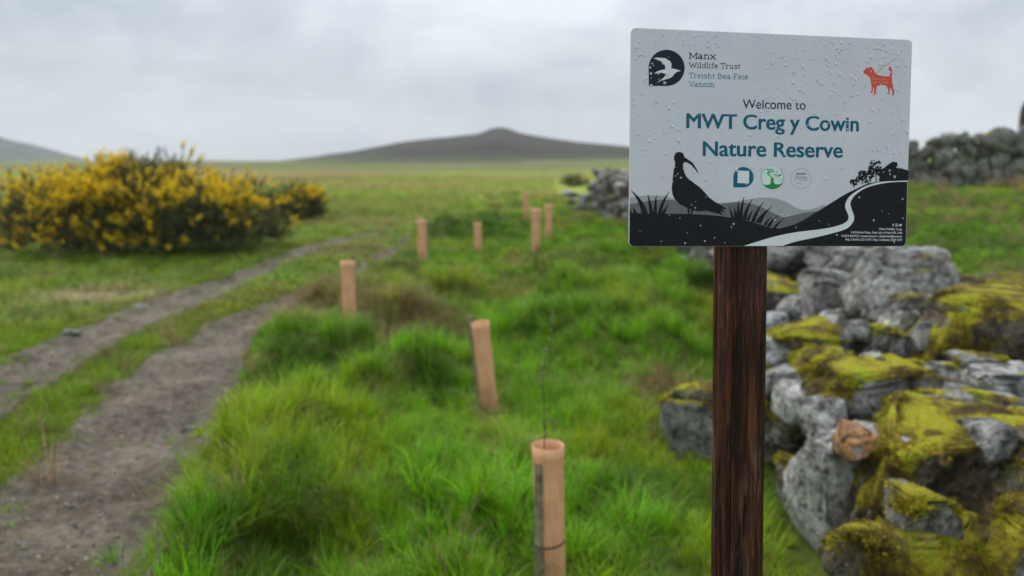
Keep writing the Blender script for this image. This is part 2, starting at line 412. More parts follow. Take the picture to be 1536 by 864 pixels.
def leaf_mat(name, trans=.38, rough=.45, spec=.28, vary=.45, straw=.75):
    m, t, b = mat_base(name, rough, spec)
    c = attr(t, 'tint', 'INSTANCER').outputs['Color']; bl = attr(t, 'blade').outputs['Fac']
    c = mixc(t, 1.0, c, ramp(t, bl, [(0, (1 - vary,) * 3), (.5, (1, 1, 1)), (.85, (1 + vary, 1 + vary * .9, 1)), (1, (1.7, 1.3, 1.5))]), 'MULTIPLY')
    c = mixc(t, ramp(t, bl, [(.925, (0, 0, 0)), (.935, (straw, straw, straw))]), c, (.34, .26, .12))
    t.links.new(c, b.inputs['Base Color'])
    tr = N(t, 'ShaderNodeBsdfTranslucent'); t.links.new(c, tr.inputs[0])
    ms = N(t, 'ShaderNodeMixShader'); ms.inputs[0].default_value = trans
    t.links.new(b.outputs[0], ms.inputs[1]); t.links.new(tr.outputs[0], ms.inputs[2])
    t.links.new(ms.outputs[0], t.nodes['Material Output'].inputs['Surface']); return m
GRASS = leaf_mat('grass_blade'); DRYM = leaf_mat('dry_grass_blade', .2, .7, .2)
GP = pool('grass_tuft', [tuft('grass_long', 38, .30, .055, .0065, .75, 100 + i) for i in range(2)] + [tuft('grass_long', 28, .27, .06, .0095, .9, 102 + i) for i in range(2)] +
          [tuft('grass_short', 36, .10, .06, .005, .7, 110 + i, 3) for i in range(3)] +
          [tuft('grass_clump', 46, .30, .16, .016, .8, 120 + i, 3) for i in range(3)], GRASS)
DP = pool('dry_tuft', [tuft('dry_long', 34, .36, .07, .004, .9, 130 + i, 5, .8) for i in range(3)], DRYM)

def sample_sector(dens, r0, r1, a=36.5):
    n = int(dens * math.radians(2 * a) / 2 * (r1 * r1 - r0 * r0))
    r = np.sqrt(RNG.uniform(r0 * r0, r1 * r1, n)); th = np.radians(RNG.uniform(-a, a, n))
    return r * np.sin(th), r * np.cos(th)
def build_grass():
    P, S, V, T, RT = [], [], [], [], []
    for dens, r0, r1, a, kind in ((120, .7, 2.2, 60, 0), (300, 2.2, 5.2, 40, 0), (190, 5.2, 9, 36.5, 0), (64, 9, 16, 36, 1), (34, 16, 30, 36, 1), (9, 30, 70, 36, 2)):
        x, y = sample_sector(dens, r0, r1, a)
        rd = rut_d(x, y); jit = RNG.uniform(0, 1, len(x))
        keep = rd > 1.0 + (jit - .5) * .35
        keep |= (rd > .45) & (jit < .05)
        keep |= (rd > .7) & (jit < .6) & (fbm(x * 1.6, y * 1.6, seed=35, oct=2) > .56)
        t = x - wall_x(y)
        keep &= ~((t > .10) & (t < 1.6 + .15 * np.sin(y * 5)) & (y < 20.5) & (y > -1))
        keep &= straw_amount(x, y) < .30 + .5 * jit
        # bare pockets between the hummocks
        if kind == 0: keep &= ~((fbm(x * 2.1, y * 2.1, seed=31, oct=2) < .28) & (jit < .5))
        x, y, rd = x[keep], y[keep], rd[keep]
        lx = rut_x(RUTS[0], y); n = len(x)
        longg = (x > lx)
        edge = sstep(1.0, 2.0, rd)
        verge = (~longg) & (y < 22)
        sc_ = np.where(longg, RNG.uniform(.38, .86, n) * (.62 + .38 * edge) * (.45 + 1.05 * fbm(x * 1.5, y * 1.5, seed=11, oct=3)), RNG.uniform(.6, 1.25, n) * (.6 + .5 * sstep(1, 1.8, rd)))
        sc_ = np.where(longg & (y > 4.6), sc_ * (.45 + .55 * sstep(1.2, 2.6, rd)), sc_)
        nearwall = (1 - sstep(.1, .7, wall_x(y) - x)) * (y < 5); sc_ = np.where(x < wall_x(y), sc_ * (1 - .4 * nearwall), sc_); behind = x > wall_x(y)
        sc_ = np.where(behind, sc_ * .36, sc_)
        if kind == 0:
            v = np.where(verge, RNG.integers(4, 7, n), RNG.integers(0, 4, n))
        else:
            v = RNG.integers(7, 10, n); sc_ = np.where(verge, sc_ * .35, sc_ * (.66 if kind == 1 else 1.2))
        gp = on_ground(827, 900); sc_ = sc_ * (1 - .78 * np.exp(-((x - gp[0]) ** 2 / .02 + (y - gp[1] + .25) ** 2 / .10)))
        for gu, gv in ((736, 616), (525, 494), (634, 398), (717, 388), (804, 383), (823, 362), (789, 330)):
            gp = on_ground(gu, gv); sc_ = sc_ * (1 - .6 * np.exp(-((x - gp[0]) ** 2 + ((y - gp[1] + .35) / 1.6) ** 2) / .09))
        z = height(x, y)
        c = tint(x, y) * RNG.uniform(.72, 1.3, (n, 1)) * (1 + RNG.normal(0, .08, (n, 3)))
        P.append(np.stack([x, y, z], 1)); V.append(v); T.append(np.clip(c, .004, .6))
        wide = np.where(verge & (kind > 0), 2.0, 1.0)
        S.append(np.stack([sc_ * wide, sc_ * wide, sc_], 1))
        lean = RNG.normal(0, .16, (n, 2)); lean[:, 1] += .10
        RT.append(np.stack([lean[:, 0], lean[:, 1], RNG.uniform(0, 6.28, n)], 1))
    P = np.concatenate(P)
    scatter('grass', GP, P, np.concatenate(RT), np.concatenate(S), np.concatenate(V), np.concatenate(T), 'lush green grass in tussocks beside the muddy track', 'grass')
    # dry, bleached grass
    x, y = sample_sector(75, 2.6, 24, 36)
    k = RNG.uniform(0, 1, len(x)); rd = rut_d(x, y); t = x - wall_x(y)
    ok = (k < (dry_amount(x, y) * .95 + .035 + .03 * (t > 1.0))) & (rd > .85) & ~((t > -.05) & (t < 1.2))
    ok |= (straw_amount(x, y) > .4) & (k < .8)
    x, y = x[ok], y[ok]; n = len(x)
    s = RNG.uniform(.6, 1.15, n); st = straw_amount(x, y) > .35
    c = np.array([.30, .215, .11]) * RNG.uniform(.6, 1.35, (n, 1)) * (1 + RNG.normal(0, .05, (n, 3)))
    c[st] = np.array([.60, .50, .30]) * RNG.uniform(.7, 1.2, (st.sum(), 1))
    sz = np.stack([s, s, np.where(st, s * .22, s)], 1)
    scatter('dry_grass', DP, np.stack([x, y, height(x, y)], 1), np.stack([RNG.normal(0, .2, n), RNG.normal(0, .2, n), RNG.uniform(0, 6.28, n)], 1), sz, RNG.integers(0, 3, n), np.clip(c, .01, .7),
            'bleached brown dead grass beside the track and among tussocks', 'grass')
build_grass()

# ------------------------------------------------------------------ rocks
_ICO = {}
def ico(sub):
    if sub not in _ICO:
        bm = bmesh.new(); bmesh.ops.create_icosphere(bm, subdivisions=sub, radius=1); bm.verts.ensure_lookup_table()
        V = np.array([v.co[:] for v in bm.verts]); F = np.array([[q.index for q in f.verts] for f in bm.faces]); bm.free(); _ICO[sub] = (V, F)
    return _ICO[sub]
def vnormals(V, F):
    n = np.cross(V[F[:, 1]] - V[F[:, 0]], V[F[:, 2]] - V[F[:, 0]]); o = np.zeros_like(V)
    for k in range(3): np.add.at(o, F[:, k], n)
    return o / (np.linalg.norm(o, axis=1)[:, None] + 1e-12)
def rock(seed, dims, sub=4, cuts=11, moss=0.0, rough=.06, sharp=1.0, rotz=0.0, tilt=0.0, peak=0.0, block=.5, cut=(.55, .92), layer=.0):
    r = np.random.default_rng(seed); V, F = ico(sub); V = V.copy()
    V = np.sign(V) * np.abs(V) ** block; V /= np.abs(V).max()
    for k in range(cuts):
        n = r.normal(0, 1, 3); n /= np.linalg.norm(n); d = r.uniform(*cut)
        e = np.maximum(0, V @ n - d); V -= n * (e * sharp)[:, None]
    if peak:
        V[:, :2] *= (1 - peak * np.clip(V[:, 2:3] * .5 + .5, 0, 1))
    o = r.uniform(0, 50, 3); dims = np.asarray(dims, float)
    N0 = vnormals(V, F)
    W = V * dims / dims.mean() * 1.0
    q = fbm(W[:, 0] * 1.6 + o[0], W[:, 1] * 1.6 + o[1], W[:, 2] * 1.6 + o[2], seed=seed, oct=3) - .5
    q2 = np.abs(fbm(W[:, 0] * 3.4 + o[1], W[:, 1] * 3.4 + o[2], W[:, 2] * 5 + o[0], seed=seed + 5, oct=4) - .5)
    q3 = np.abs(fbm(W[:, 0] * 7.5 + o[2], W[:, 1] * 7.5 + o[0], W[:, 2] * 11 + o[1], seed=seed + 6, oct=3) - .5)
    V += N0 * (q * .11 - np.clip(.07 - q2, 0, 1) * rough * 26 * .2 + q2 * rough * 2.4 + q3 * rough * 1.6)[:, None]
    if layer:
        lz = W[:, 2] * 3.2 + (fbm(W[:, 0] * 1.1 + o[0], W[:, 1] * 1.1 + o[1], W[:, 2] * .5, seed=seed + 21, oct=3) - .5) * 2.2 + W[:, 0] * r.uniform(-.5, .5)
        V += N0 * ((_hash(np.floor(lz), np.zeros_like(lz), np.zeros_like(lz), seed) - .5) * layer - layer * .5 * np.clip(1 - np.abs(lz - np.round(lz)) * 9, 0, 1))[:, None] * (1 - np.abs(N0[:, 2:3]))
    lo, hi = V.min(0), V.max(0); V = (V - (lo + hi) / 2) / (hi - lo) * dims
    M_ = np.array(Euler((tilt, tilt * .6, rotz)).to_matrix()); V = V @ M_.T
    Nn = vnormals(V, F); m = np.zeros(len(V))
    if moss > 0:
        s = 4.5
        nz = fbm(V[:, 0] * s + o[0], V[:, 1] * s + o[1], V[:, 2] * s + o[2], seed=seed + 9, oct=4)
        m = sstep(.42, .62, Nn[:, 2] * .42 + (nz - .5) * 1.1 + moss * .95 - .12)
        lump = fbm(V[:, 0] * 16 + o[0], V[:, 1] * 16 + o[1], V[:, 2] * 16, seed=seed + 13, oct=3)
        V = V + Nn * (m * (.006 + .030 * np.clip(lump - .25, 0, 1)))[:, None]
    me = smooth(mesh_np('stone', V, F)); fattr(me, 'moss', m.astype(np.float32))
    return me, V, Nn, m, F
def stone_mat():
    m, t, b = mat_base('wall_stone', .62, .22)
    tcn = N(t, 'ShaderNodeTexCoord'); oi = N(t, 'ShaderNodeObjectInfo')
    va = N(t, 'ShaderNodeVectorMath', operation='MULTIPLY_ADD'); va.inputs[1].default_value = (1, 1, 1)
    cmb = N(t, 'ShaderNodeCombineXYZ'); rs = M(t, 'MULTIPLY', oi.outputs['Random'], 37.0)
    for k in range(3): t.links.new(rs, cmb.inputs[k])
    t.links.new(tcn.outputs['Object'], va.inputs[0]); t.links.new(cmb.outputs[0], va.inputs[2]); co = va.outputs[0]
    f1 = noise(t, co, 7, 6, .65, .4); f2 = noise(t, co, 26, 5, .7); f3 = noise(t, co, 11, 4, .6, .8); f4 = noise(t, co, 110, 3, .7)
    c = mixc(t, 1.0, oi.outputs['Color'], ramp(t, f1, [(.32, (.2, .2, .19)), (.48, (.9, .9, .9)), (.68, (1.8, 1.8, 1.78))]), 'MULTIPLY')
    c = mixc(t, 1.0, c, ramp(t, f2, [(.36, (.22, .22, .21)), (.5, (1, 1, 1)), (.66, (1.6, 1.6, 1.57))]), 'MULTIPLY')
    lich = ramp(t, f3, [(.585, (0, 0, 0)), (.63, (.75, .75, .75))])
    c = mixc(t, lich, c, ramp(t, f4, [(.3, (.26, .27, .26)), (.7, (.52, .53, .50))]))
    # moss
    ms = attr(t, 'moss').outputs['Fac']
    msk = M(t, 'ADD', ms, M(t, 'MULTIPLY', M(t, 'SUBTRACT', f2, .5), 1.5))
    mk = ramp(t, msk, [(.40, (0, 0, 0)), (.56, (1, 1, 1))])
    mc = ramp(t, noise(t, co, 5, 5, .65, .3), [(.36, (.05, .034, .012)), (.46, (.16, .12, .016)), (.54, (.36, .31, .018)), (.65, (.32, .38, .02))])
    mc = mixc(t, 1.0, mc, ramp(t, f4, [(.25, (.4, .4, .4)), (.5, (1, 1, 1)), (.75, (1.6, 1.6, 1.5))]), 'MULTIPLY')
    c = mixc(t, mk, c, mc); t.links.new(c, b.inputs['Base Color'])
    t.links.new(mixc(t, mk, (.5, .5, .5), (.95, .95, .95)), b.inputs['Roughness'])
    h = M(t, 'ADD', M(t, 'MULTIPLY', f2, 1.0), M(t, 'MULTIPLY', f4, .5)); bump(t, b, h, 1.0, .028)
    return m
STONE = stone_mat()
GREY = (.25, .246, .222); PALE = (.36, .355, .325); DARKS = (.12, .113, .092); BROWN = (.15, .12, .08); BLUE = (.29, .293, .29)
# (u0, u1, v0, v1, distance ahead, thickness, moss, colour, peak, sub)
HERO = [
 (1286, 1462, 378, 512, 4.55, .55, .10, GREY, .62, 5), (1210, 1330, 408, 486, 5.1, .5, .12, GREY, .1, 4), (1226, 1346, 370, 424, 6.2, .6, .05, GREY, .1, 4),
 (1138, 1240, 370, 434, 6.7, .6, .10, DARKS, .05, 4), (1120, 1235, 424, 500, 5.7, .6, .52, DARKS, .05, 4), (1135, 1186, 474, 512, 5.0, .3, .1, BLUE, .1, 4),
 (1160, 1290, 497, 556, 4.45, .5, .95, BROWN, .1, 5), (1130, 1190, 512, 562, 4.35, .3, .28, BLUE, .1, 4), (1272, 1312, 484, 520, 4.2, .2, .0, GREY, .2, 4),
 (1290, 1392, 496, 570, 4.15, .42, .52, DARKS, .15, 4), (1396, 1640, 448, 560, 3.95, .6, .82, BROWN, .12, 5), (1202, 1296, 534, 622, 3.9, .4, .48, GREY, .1, 4),
 (1214, 1408, 560, 668, 3.55, .42, .78, GREY, .18, 5), (1336, 1402, 548, 584, 3.8, .26, .2, GREY, .2, 4), (1396, 1478, 578, 624, 3.4, .26, .48, BLUE, .15, 4),
 (1452, 1580, 560, 614, 3.4, .34, .12, PALE, .1, 4), (1470, 1590, 603, 668, 3.18, .34, .05, GREY, .1, 4), (1148, 1222, 616, 700, 3.95, .36, .42, BROWN, .05, 4),
 (1130, 1226, 540, 640, 4.25, .4, .5, DARKS, .05, 4), (1258, 1318, 644, 694, 2.92, .2, .05, (.36, .19, .085), .2, 4), (1200, 1372, 664, 905, 3.06, .40, .16, PALE, .05, 5),
 (1276, 1600, 636, 826, 2.92, .55, .80, BROWN, .22, 5), (1328, 1446, 742, 822, 2.52, .20, .42, GREY, .15, 4), (1256, 1520, 796, 930, 2.46, .34, .95, BROWN, .10, 5),
 (1490, 1660, 786, 930, 2.36, .34, .86, BROWN, .15, 5), (1316, 1412, 606, 676, 3.18, .25, .85, BROWN, .35, 4), (1002, 1150, 588, 722, 4.1, .40, .60, GREY, .2, 5),
 (1172, 1226, 702, 790, 3.5, .26, .70, BROWN, .1, 4), (1396, 1486, 602, 662, 3.2, .26, .42, GREY, .1, 4), (1500, 1640, 655, 800, 2.75, .4, .6, BROWN, .15, 4),
 (1178, 1228, 448, 494, 5.2, .3, .1, GREY, .1, 4), (1238, 1284, 466, 508, 4.7, .26, .2, PALE, .15, 4), (1330, 1386, 466, 508, 4.3, .26, .05, PALE, .2, 4), (1378, 1434, 486, 528, 4.0, .25, .2, GREY, .15, 4),
 (1286, 1340, 536, 574, 3.75, .24, .1, GREY, .1, 4), (1398, 1456, 548, 588, 3.55, .24, .1, PALE, .1, 4), (1146, 1196, 556, 604, 4.05, .25, .15, GREY, .1, 4), (1176, 1226, 582, 634, 3.75, .25, .3, PALE, .1, 4),
 (1212, 1270, 604, 660, 3.42, .24, .08, PALE, .1, 4), (1342, 1398, 664, 704, 2.88, .18, .1, BLUE, .15, 4), (1418, 1470, 636, 676, 2.98, .2, .1, PALE, .1, 4), (1462, 1524, 644, 692, 2.82, .22, .15, GREY, .1, 4),
 (1440, 1506, 538, 572, 3.6, .25, .35, GREY, .1, 4), (1350, 1420, 448, 478, 4.35, .25, .3, GREY, .2, 4),
]
wall = link('stone_wall', None, label='tumbled mossy drystone wall running back behind the brown sign post', cat='stone wall', loc=(1.6, 3.5, 0))
MOSS_P, MOSS_N = [], []
def add_stone(parent, P, me, tone, rot=None, scale=None):
    o = link('stone', me, STONE, parent=parent, loc=Vector(P) - parent.location, rot=rot, scale=scale)
    o.color = tuple(tone) + (1,); return o
for q, (u0, u1, v0, v1, Y, th, ms, tone, pk, sub) in enumerate(HERO):
    a, b = at_depth(u0, v1, Y), at_depth(u1, v0, Y); c = (a + b) / 2
    dims = ((b[0] - a[0]) * 1.13, th, (b[2] - a[2]) * 1.10)
    me, V, Nn, m, F = rock(500 + q, dims, 5, cuts=(9 + q % 5) if q < 30 else 6, moss=ms * .74, block=.24, cut=(.66, 1.05), layer=.10, rough=.08, peak=pk, rotz=random.uniform(-.25, .25), tilt=random.uniform(-.12, .12))
    cc = c + np.array([0, th * .28, 0])
    kk = random.uniform(.85, 1.12); add_stone(wall, cc, me, tuple(x * kk for x in tone))
    if ms > .3:
        k = (m > .55) & (Nn @ (CAM - cc) / np.linalg.norm(CAM - cc) > -.25)
        MOSS_P.append(V[k] + cc); MOSS_N.append(Nn[k])
# rubble that fills the wall between and behind the big stones
SHARED = [rock(700 + i, (1, 1, 1), 3, cuts=12, moss=(.0, .35, .55, .15)[i % 4], rough=.07, block=.32, cut=(.62, 1.05), layer=.09)[0] for i in range(12)]
def hides(x, y, z, s):
    d = np.array([x, y, z]) - CAM; f = d[1] * math.cos(PITCH) - d[2] * math.sin(PITCH)
    u = 768 + FPX * d[0] / f; v = 432 - FPX * (d[1] * math.sin(PITCH) + d[2] * math.cos(PITCH)) / f; m_ = s * .55 * FPX / f
    return any(h[0] - m_ < u < h[1] + m_ and h[2] - m_ < v < h[3] + m_ and y < h[4] + h[5] * .45 for h in HERO)
def fill_stone(parent, x, y, z, s, tone=None, flat=.7, i=None):
    if y < 6.5 and parent is wall and hides(x, y, z, s): return
    me = SHARED[random.randrange(12) if i is None else i]
    tone = tone or random.choice([GREY, DARKS, BROWN, GREY, BLUE, PALE]); k = random.uniform(.7, 1.15)
    add_stone(parent, (x, y, z), me, tuple(c * k for c in tone), (random.uniform(-.2, .2), random.uniform(-.25, .25), random.uniform(0, 6.28)),
              (s * random.uniform(.9, 1.5), s * random.uniform(.8, 1.1), s * flat * random.uniform(.8, 1.15)))
for y in np.arange(1.9, 5.9, .27):
    for row, (dx, hz) in enumerate(((.2, .10), (.4, .28), (.62, .45), (.85, .56), (1.1, .66), (1.4, .74), (1.7, .8))):
        fill_stone(wall, wall_x(y) + dx + .10 + random.uniform(-.06, .06), y + random.uniform(-.08, .08), hz - .05 + random.uniform(-.05, .04), random.uniform(.24, .34), random.choice([DARKS, BROWN, GREY]))
y = 5.9
while y < 19.6:
    far = y / 12
    s = random.uniform(.27, .40) * (1 + .25 * (y > 11)); top = 1.02 + .25 * sstep(8, 18, y) + .16 * (float(fbm(np.array([y * .9]), np.array([2.0]), seed=77)[0]) - .5)
    z = .10
    while z < top:
        for dx in ((.12, .62) if y < 9 else (.12, .5)):
            fill_stone(wall, wall_x(y) + dx + z * .12 + random.uniform(-.05, .05), y + random.uniform(-.07, .07), z, s, flat=.72, i=random.choice([0, 3, 4, 7, 8, 11, 1]))
        z += s * .62
    y += s * .95
# ragged end of the wall far down the field
for k in range(16): fill_stone(wall, 1.85 + random.uniform(-.45, .5), 19.8 + random.uniform(-.3, .6), random.uniform(.05, .8), random.uniform(.25, .42), random.choice([GREY, PALE]), i=random.choice([0, 4, 8]))

# a second wall across the rough field on the right
fwall = link('stone_wall', None, label='higher grey drystone wall across the green field, behind the sign on the right', cat='stone wall', loc=(9, 14.2, .9))
x = 5.6
while x < 13.2:
    yy = 14.7 - (x - 6) * .10; s = random.uniform(.20, .30)
    gz = float(height(np.array([x]), np.array([yy]))[0]); top = CAM[2] + (240 - np.interp(768 + x / yy * FPX, [1300, 1365, 1420, 1480, 1536, 1700], [214, 212, 202, 195, 188, 184])) / FPX * yy - .06
    z = gz + .06; 
    while z < top:
        s2 = s * random.uniform(.8, 1.15)
        fill_stone(fwall, x + random.uniform(-.05, .05), yy + random.uniform(-.05, .05), z, s2 * 1.28, random.choice([(.24, .235, .20), (.34, .33, .28), (.30, .29, .24), (.18, .17, .14)]), flat=.95, i=random.choice([0, 3, 4, 7, 8, 11]))
        z += s2 * .78
    x += s * .92
# moss cushions: tiny sprigs on the mossy stone tops
def build_moss():
    me = tuft('moss_sprig', 7, .016, .006, .0042, .8, 300, 2, .3); me2 = tuft('moss_sprig', 7, .012, .008, .005, 1.2, 301, 2, .3)
    MM = leaf_mat('moss_sprig', .15, .85, .15, .45, .2); pl = pool('moss_sprig', [me, me2], MM)
    P = np.concatenate(MOSS_P); Nn = np.concatenate(MOSS_N); rep = 3
    P = np.repeat(P, rep, 0) + RNG.normal(0, .006, (len(P) * rep, 3)); Nn = np.repeat(Nn, rep, 0); n = len(P)
    rot = np.zeros((n, 3)); rot[:, 0] = np.clip(-Nn[:, 1], -1, 1) * .9; rot[:, 1] = np.clip(Nn[:, 0], -1, 1) * .9; rot[:, 2] = RNG.uniform(0, 6.28, n)
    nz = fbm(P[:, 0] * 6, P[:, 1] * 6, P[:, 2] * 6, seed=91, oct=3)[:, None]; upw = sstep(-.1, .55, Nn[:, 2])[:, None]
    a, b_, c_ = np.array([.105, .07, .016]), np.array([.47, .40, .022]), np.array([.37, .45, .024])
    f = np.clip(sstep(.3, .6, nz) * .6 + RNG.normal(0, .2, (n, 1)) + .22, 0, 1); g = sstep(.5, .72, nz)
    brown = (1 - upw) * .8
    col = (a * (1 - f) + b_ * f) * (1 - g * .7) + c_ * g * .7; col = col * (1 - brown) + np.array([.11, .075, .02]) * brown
    s = RNG.uniform(.7, 1.4, (n, 1)) * np.ones((1, 3))
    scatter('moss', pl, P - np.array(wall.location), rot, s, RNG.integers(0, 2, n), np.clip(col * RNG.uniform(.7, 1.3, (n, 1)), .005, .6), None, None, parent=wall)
build_moss()
# wisps of grass between the stones
def wisps():
    spots = [(1490, 770, 2.6, .34), (1470, 800, 2.5, .28), (1515, 745, 2.6, .3), (1420, 700, 2.7, .22), (1530, 720, 2.6, .25), (1350, 815, 2.35, .25), (1385, 812, 2.33, .22), (1500, 458, 4.5, .9), (1470, 456, 4.6, .8), (1530, 452, 4.5, .9), (1440, 445, 4.9, .8), (1300, 640, 3.3, .2)]
    P = []; S = []; C = []
    for u, v, Y, s in spots:
        for k in range(3):
            P.append(at_depth(u + random.uniform(-9, 9), v + random.uniform(-4, 8), Y + random.uniform(-.05, .1))); S.append([s * random.uniform(.7, 1.1)] * 3)
            C.append(np.array([.30, .22, .11]) * random.uniform(.7, 1.2) if random.random() < .7 else np.array([.12, .2, .03]))
    n = len(P)
    scatter('dry_grass', DP, np.array(P), np.stack([RNG.normal(0, .3, n), RNG.normal(0, .3, n), RNG.uniform(0, 6, n)], 1), np.array(S), RNG.integers(0, 3, n), np.array(C), 'thin straw coloured grass wisps growing between the wall stones', 'grass')
wisps()
# upright post at the right edge above the far wall
def rough_post(name, w, d, h, seed):
    V = []; F = []; nz = 14; k = 16
    for i in range(nz):
        for j in range(k):
            a = 2 * math.pi * j / k; cx, cy = math.cos(a), math.sin(a); e = 1 / max(abs(cx), abs(cy)) * .86 + .14
            q = .9 + .2 * random.random(); top = 1 - .25 * (i == nz - 1)
            V.append((w / 2 * cx * e * (1 - .12 * i / nz) * (1 + (q - 1) * .4) * top, d / 2 * cy * e * (1 + (q - 1) * .4) * top, h * i / (nz - 1)))
    for i in range(nz - 1):
        for j in range(k): F.append((i * k + j, i * k + (j + 1) % k, (i + 1) * k + (j + 1) % k, (i + 1) * k + j))
    V += [(0, 0, h * 1.005)]
    me = bpy.data.meshes.new(name); me.from_pydata(V, [], F + [((nz - 1) * k + j, (nz - 1) * k + (j + 1) % k, len(V) - 1) for j in range(k)]); return smooth(me)
P = at_depth(1545, 190, 14.3)
gz = float(height(np.array([P[0]]), np.array([14.75]))[0])
link('gatepost', rough_post('gatepost', .30, .22, at_depth(1545, 152, 14.75)[2] - gz + .1, 5), plain('dark_weathered_wood', (.055, .042, .04), .8, .2, .4, 9), label='dark upright post rising above the far drystone wall', cat='post', loc=(P[0] + .28, 14.75, gz - .1))

# ------------------------------------------------------------------ sign
SIGN_W, SIGN_H, SIGN_T = .42, .297, .003
SIGN_LOC = Vector((.3695, 1.1048, 1.6758)); SIGN_ROT = Euler((-.1041, .0164, .1489), 'XYZ')
sign_m = Matrix.Translation(SIGN_LOC) @ SIGN_ROT.to_matrix().to_4x4()
_c = np.array([[947, 42], [1367, 61], [1358, 368.5], [942, 370]], float); _w = np.array([[-210, 148.5], [210, 148.5], [210, -148.5], [-210, -148.5]])
A_ = []
for (u, v), (X, Y) in zip(_c, _w): A_ += [[u, v, 1, 0, 0, 0, -X * u, -X * v, -X], [0, 0, 0, u, v, 1, -Y * u, -Y * v, -Y]]
HM = np.linalg.svd(np.array(A_))[2][-1].reshape(3, 3)
def S(u, v):
    p = HM @ np.array([u, v, 1.0]); return (p[0] / p[2] * .001, p[1] / p[2] * .001)
def S1(x, y): return S(930 + x / 3.4133, 30 + y / 3.4133)
def S2(x, y): return S(930 + x / 3.4133, 200 + y / 3.4133)
def S5(x, y): return S(955 + x / 7.68, 60 + y / 7.68)
def S6(x, y): return S(1250 + x / 9.6, 70 + y / 9.6)
def S7(x, y): return S(1090 + x / 10.97, 240 + y / 10.97)
# base of the post on the ground
ax = (SIGN_ROT.to_matrix() @ Vector((0, 0, 1))).normalized(); post_dir = Vector((0, ax.y, ax.z)).normalized()
bk = (SIGN_ROT.to_matrix() @ Vector((0, 1, 0))).normalized()
pu = S(1106, 372); post_top = sign_m @ Vector((pu[0], 0, .118)) + bk * (.0385 + SIGN_T)
post_top.x = at_depth(1101, 330, post_top.y)[0]
_lo = post_top - post_dir * .75; _lx = at_depth(1108.5, 800, _lo.y)[0]; post_dir = Vector((post_top.x - _lx, post_dir.y * .75, post_dir.z * .75)).normalized()
gl = .0
for _ in range(4):
    t_ = (post_top.z - gl) / post_dir.z; base = post_top - post_dir * t_; gl = float(height(np.array([base.x]), np.array([base.y]))[0]) - .03
sign = link('welcome_sign', None, label='white and black nature reserve welcome sign on a round dark brown timber post', cat='sign', loc=base)
IB = Matrix.Translation(-base)
def sobj(name, me, mat, parent=None, **kw):
    o = link(name, me, mat, parent=parent or sign, **kw)
    return o
# panel
def rrect(wd, ht, r, seg=8):
    P = []
    for cx, cy, a0 in ((wd / 2 - r, ht / 2 - r, 0), (-wd / 2 + r, ht / 2 - r, 90), (-wd / 2 + r, -ht / 2 + r, 180), (wd / 2 - r, -ht / 2 + r, 270)):
        for k in range(seg + 1):
            a = R(a0 + 90 * k / seg); P.append((cx + r * math.cos(a), cy + r * math.sin(a)))
    return P
CORNER = rrect(SIGN_W, SIGN_H, .0065)
def panel_mesh():
    P = CORNER; n = len(P); V = [(x, -SIGN_T / 2, z) for x, z in P] + [(x, SIGN_T / 2, z) for x, z in P]
    F = [list(range(n))[::-1] and list(range(n)), [n + k for k in range(n)][::-1]] + [((k + 1) % n, k, n + k, n + (k + 1) % n) for k in range(n)]
    me = bpy.data.meshes.new('panel'); me.from_pydata(V, [], F); return me
def panel_mat(name, col, rough=.33):
    m, t, b = mat_base(name, rough, .5 if col[0] > .3 else .12); co = N(t, 'ShaderNodeTexCoord').outputs['Object']
    f = noise(t, co, 14, 4, .6); f2 = noise(t, co, 160, 3, .6)
    c = mixc(t, 1.0, tuple(col), ramp(t, f, [(.3, (.93, .93, .94)), (.7, (1.03, 1.03, 1.03))]), 'MULTIPLY')
    t.links.new(c, b.inputs['Base Color']); t.links.new(ramp(t, f2, [(.3, (rough - .08,) * 3), (.7, (rough + .1,) * 3)]), b.inputs['Roughness'])
    return m
WHITE = panel_mat('panel_white', (.57, .58, .635)); BLACK = panel_mat('print_black', (.012, .012, .015), .3); NAVY = panel_mat('print_navy', (.016, .02, .03), .3)
TEAL = panel_mat('print_teal', (.008, .11, .175)); TEAL2 = panel_mat('print_teal_light', (.025, .16, .22)); HILL1 = panel_mat('print_light_grey', (.33, .33, .34)); HILL2 = panel_mat('print_mid_grey', (.145, .145, .16))
RED = panel_mat('print_red', (.62, .05, .016)); PINK = panel_mat('print_pink', (.75, .30, .24)); GREEN = panel_mat('print_green', (.02, .24, .06)); PURP = panel_mat('print_mauve', (.22, .19, .30)); PWHITE = panel_mat('print_white', (.66, .68, .71)); PALEG = panel_mat('print_pale_green', (.58, .72, .66))
panel = sobj('panel', panel_mesh(), WHITE); panel.matrix_local = IB @ sign_m
PANEL_IB = None
def shape(name, polys, mat, layer):
    """polys: list of outlines in panel metres -> one thin printed sheet"""
    V = []; F = []
    for q, pl in enumerate(polys):
        if len(pl) < 3: continue
        y = -SIGN_T / 2 - .00006 * layer - 2e-7 * q
        b0 = len(V); V += [(x, y, z) for x, z in pl]
        for tri in tessellate_polygon([[Vector((x, z, 0)) for x, z in pl]]):
            p = [pl[i] for i in tri]; cr_ = (p[1][0] - p[0][0]) * (p[2][1] - p[0][1]) - (p[1][1] - p[0][1]) * (p[2][0] - p[0][0])
            F.append([b0 + i for i in (tri if cr_ > 0 else tri[::-1])])
    me = bpy.data.meshes.new(name); me.from_pydata(V, [], F)
    return link(name, me, mat, parent=panel)
def clip_poly(pl):
    return [(min(max(x, -SIGN_W / 2 + .0006), SIGN_W / 2 - .0006), min(max(z, -SIGN_H / 2 + .0006), SIGN_H / 2 - .0006)) for x, z in pl]
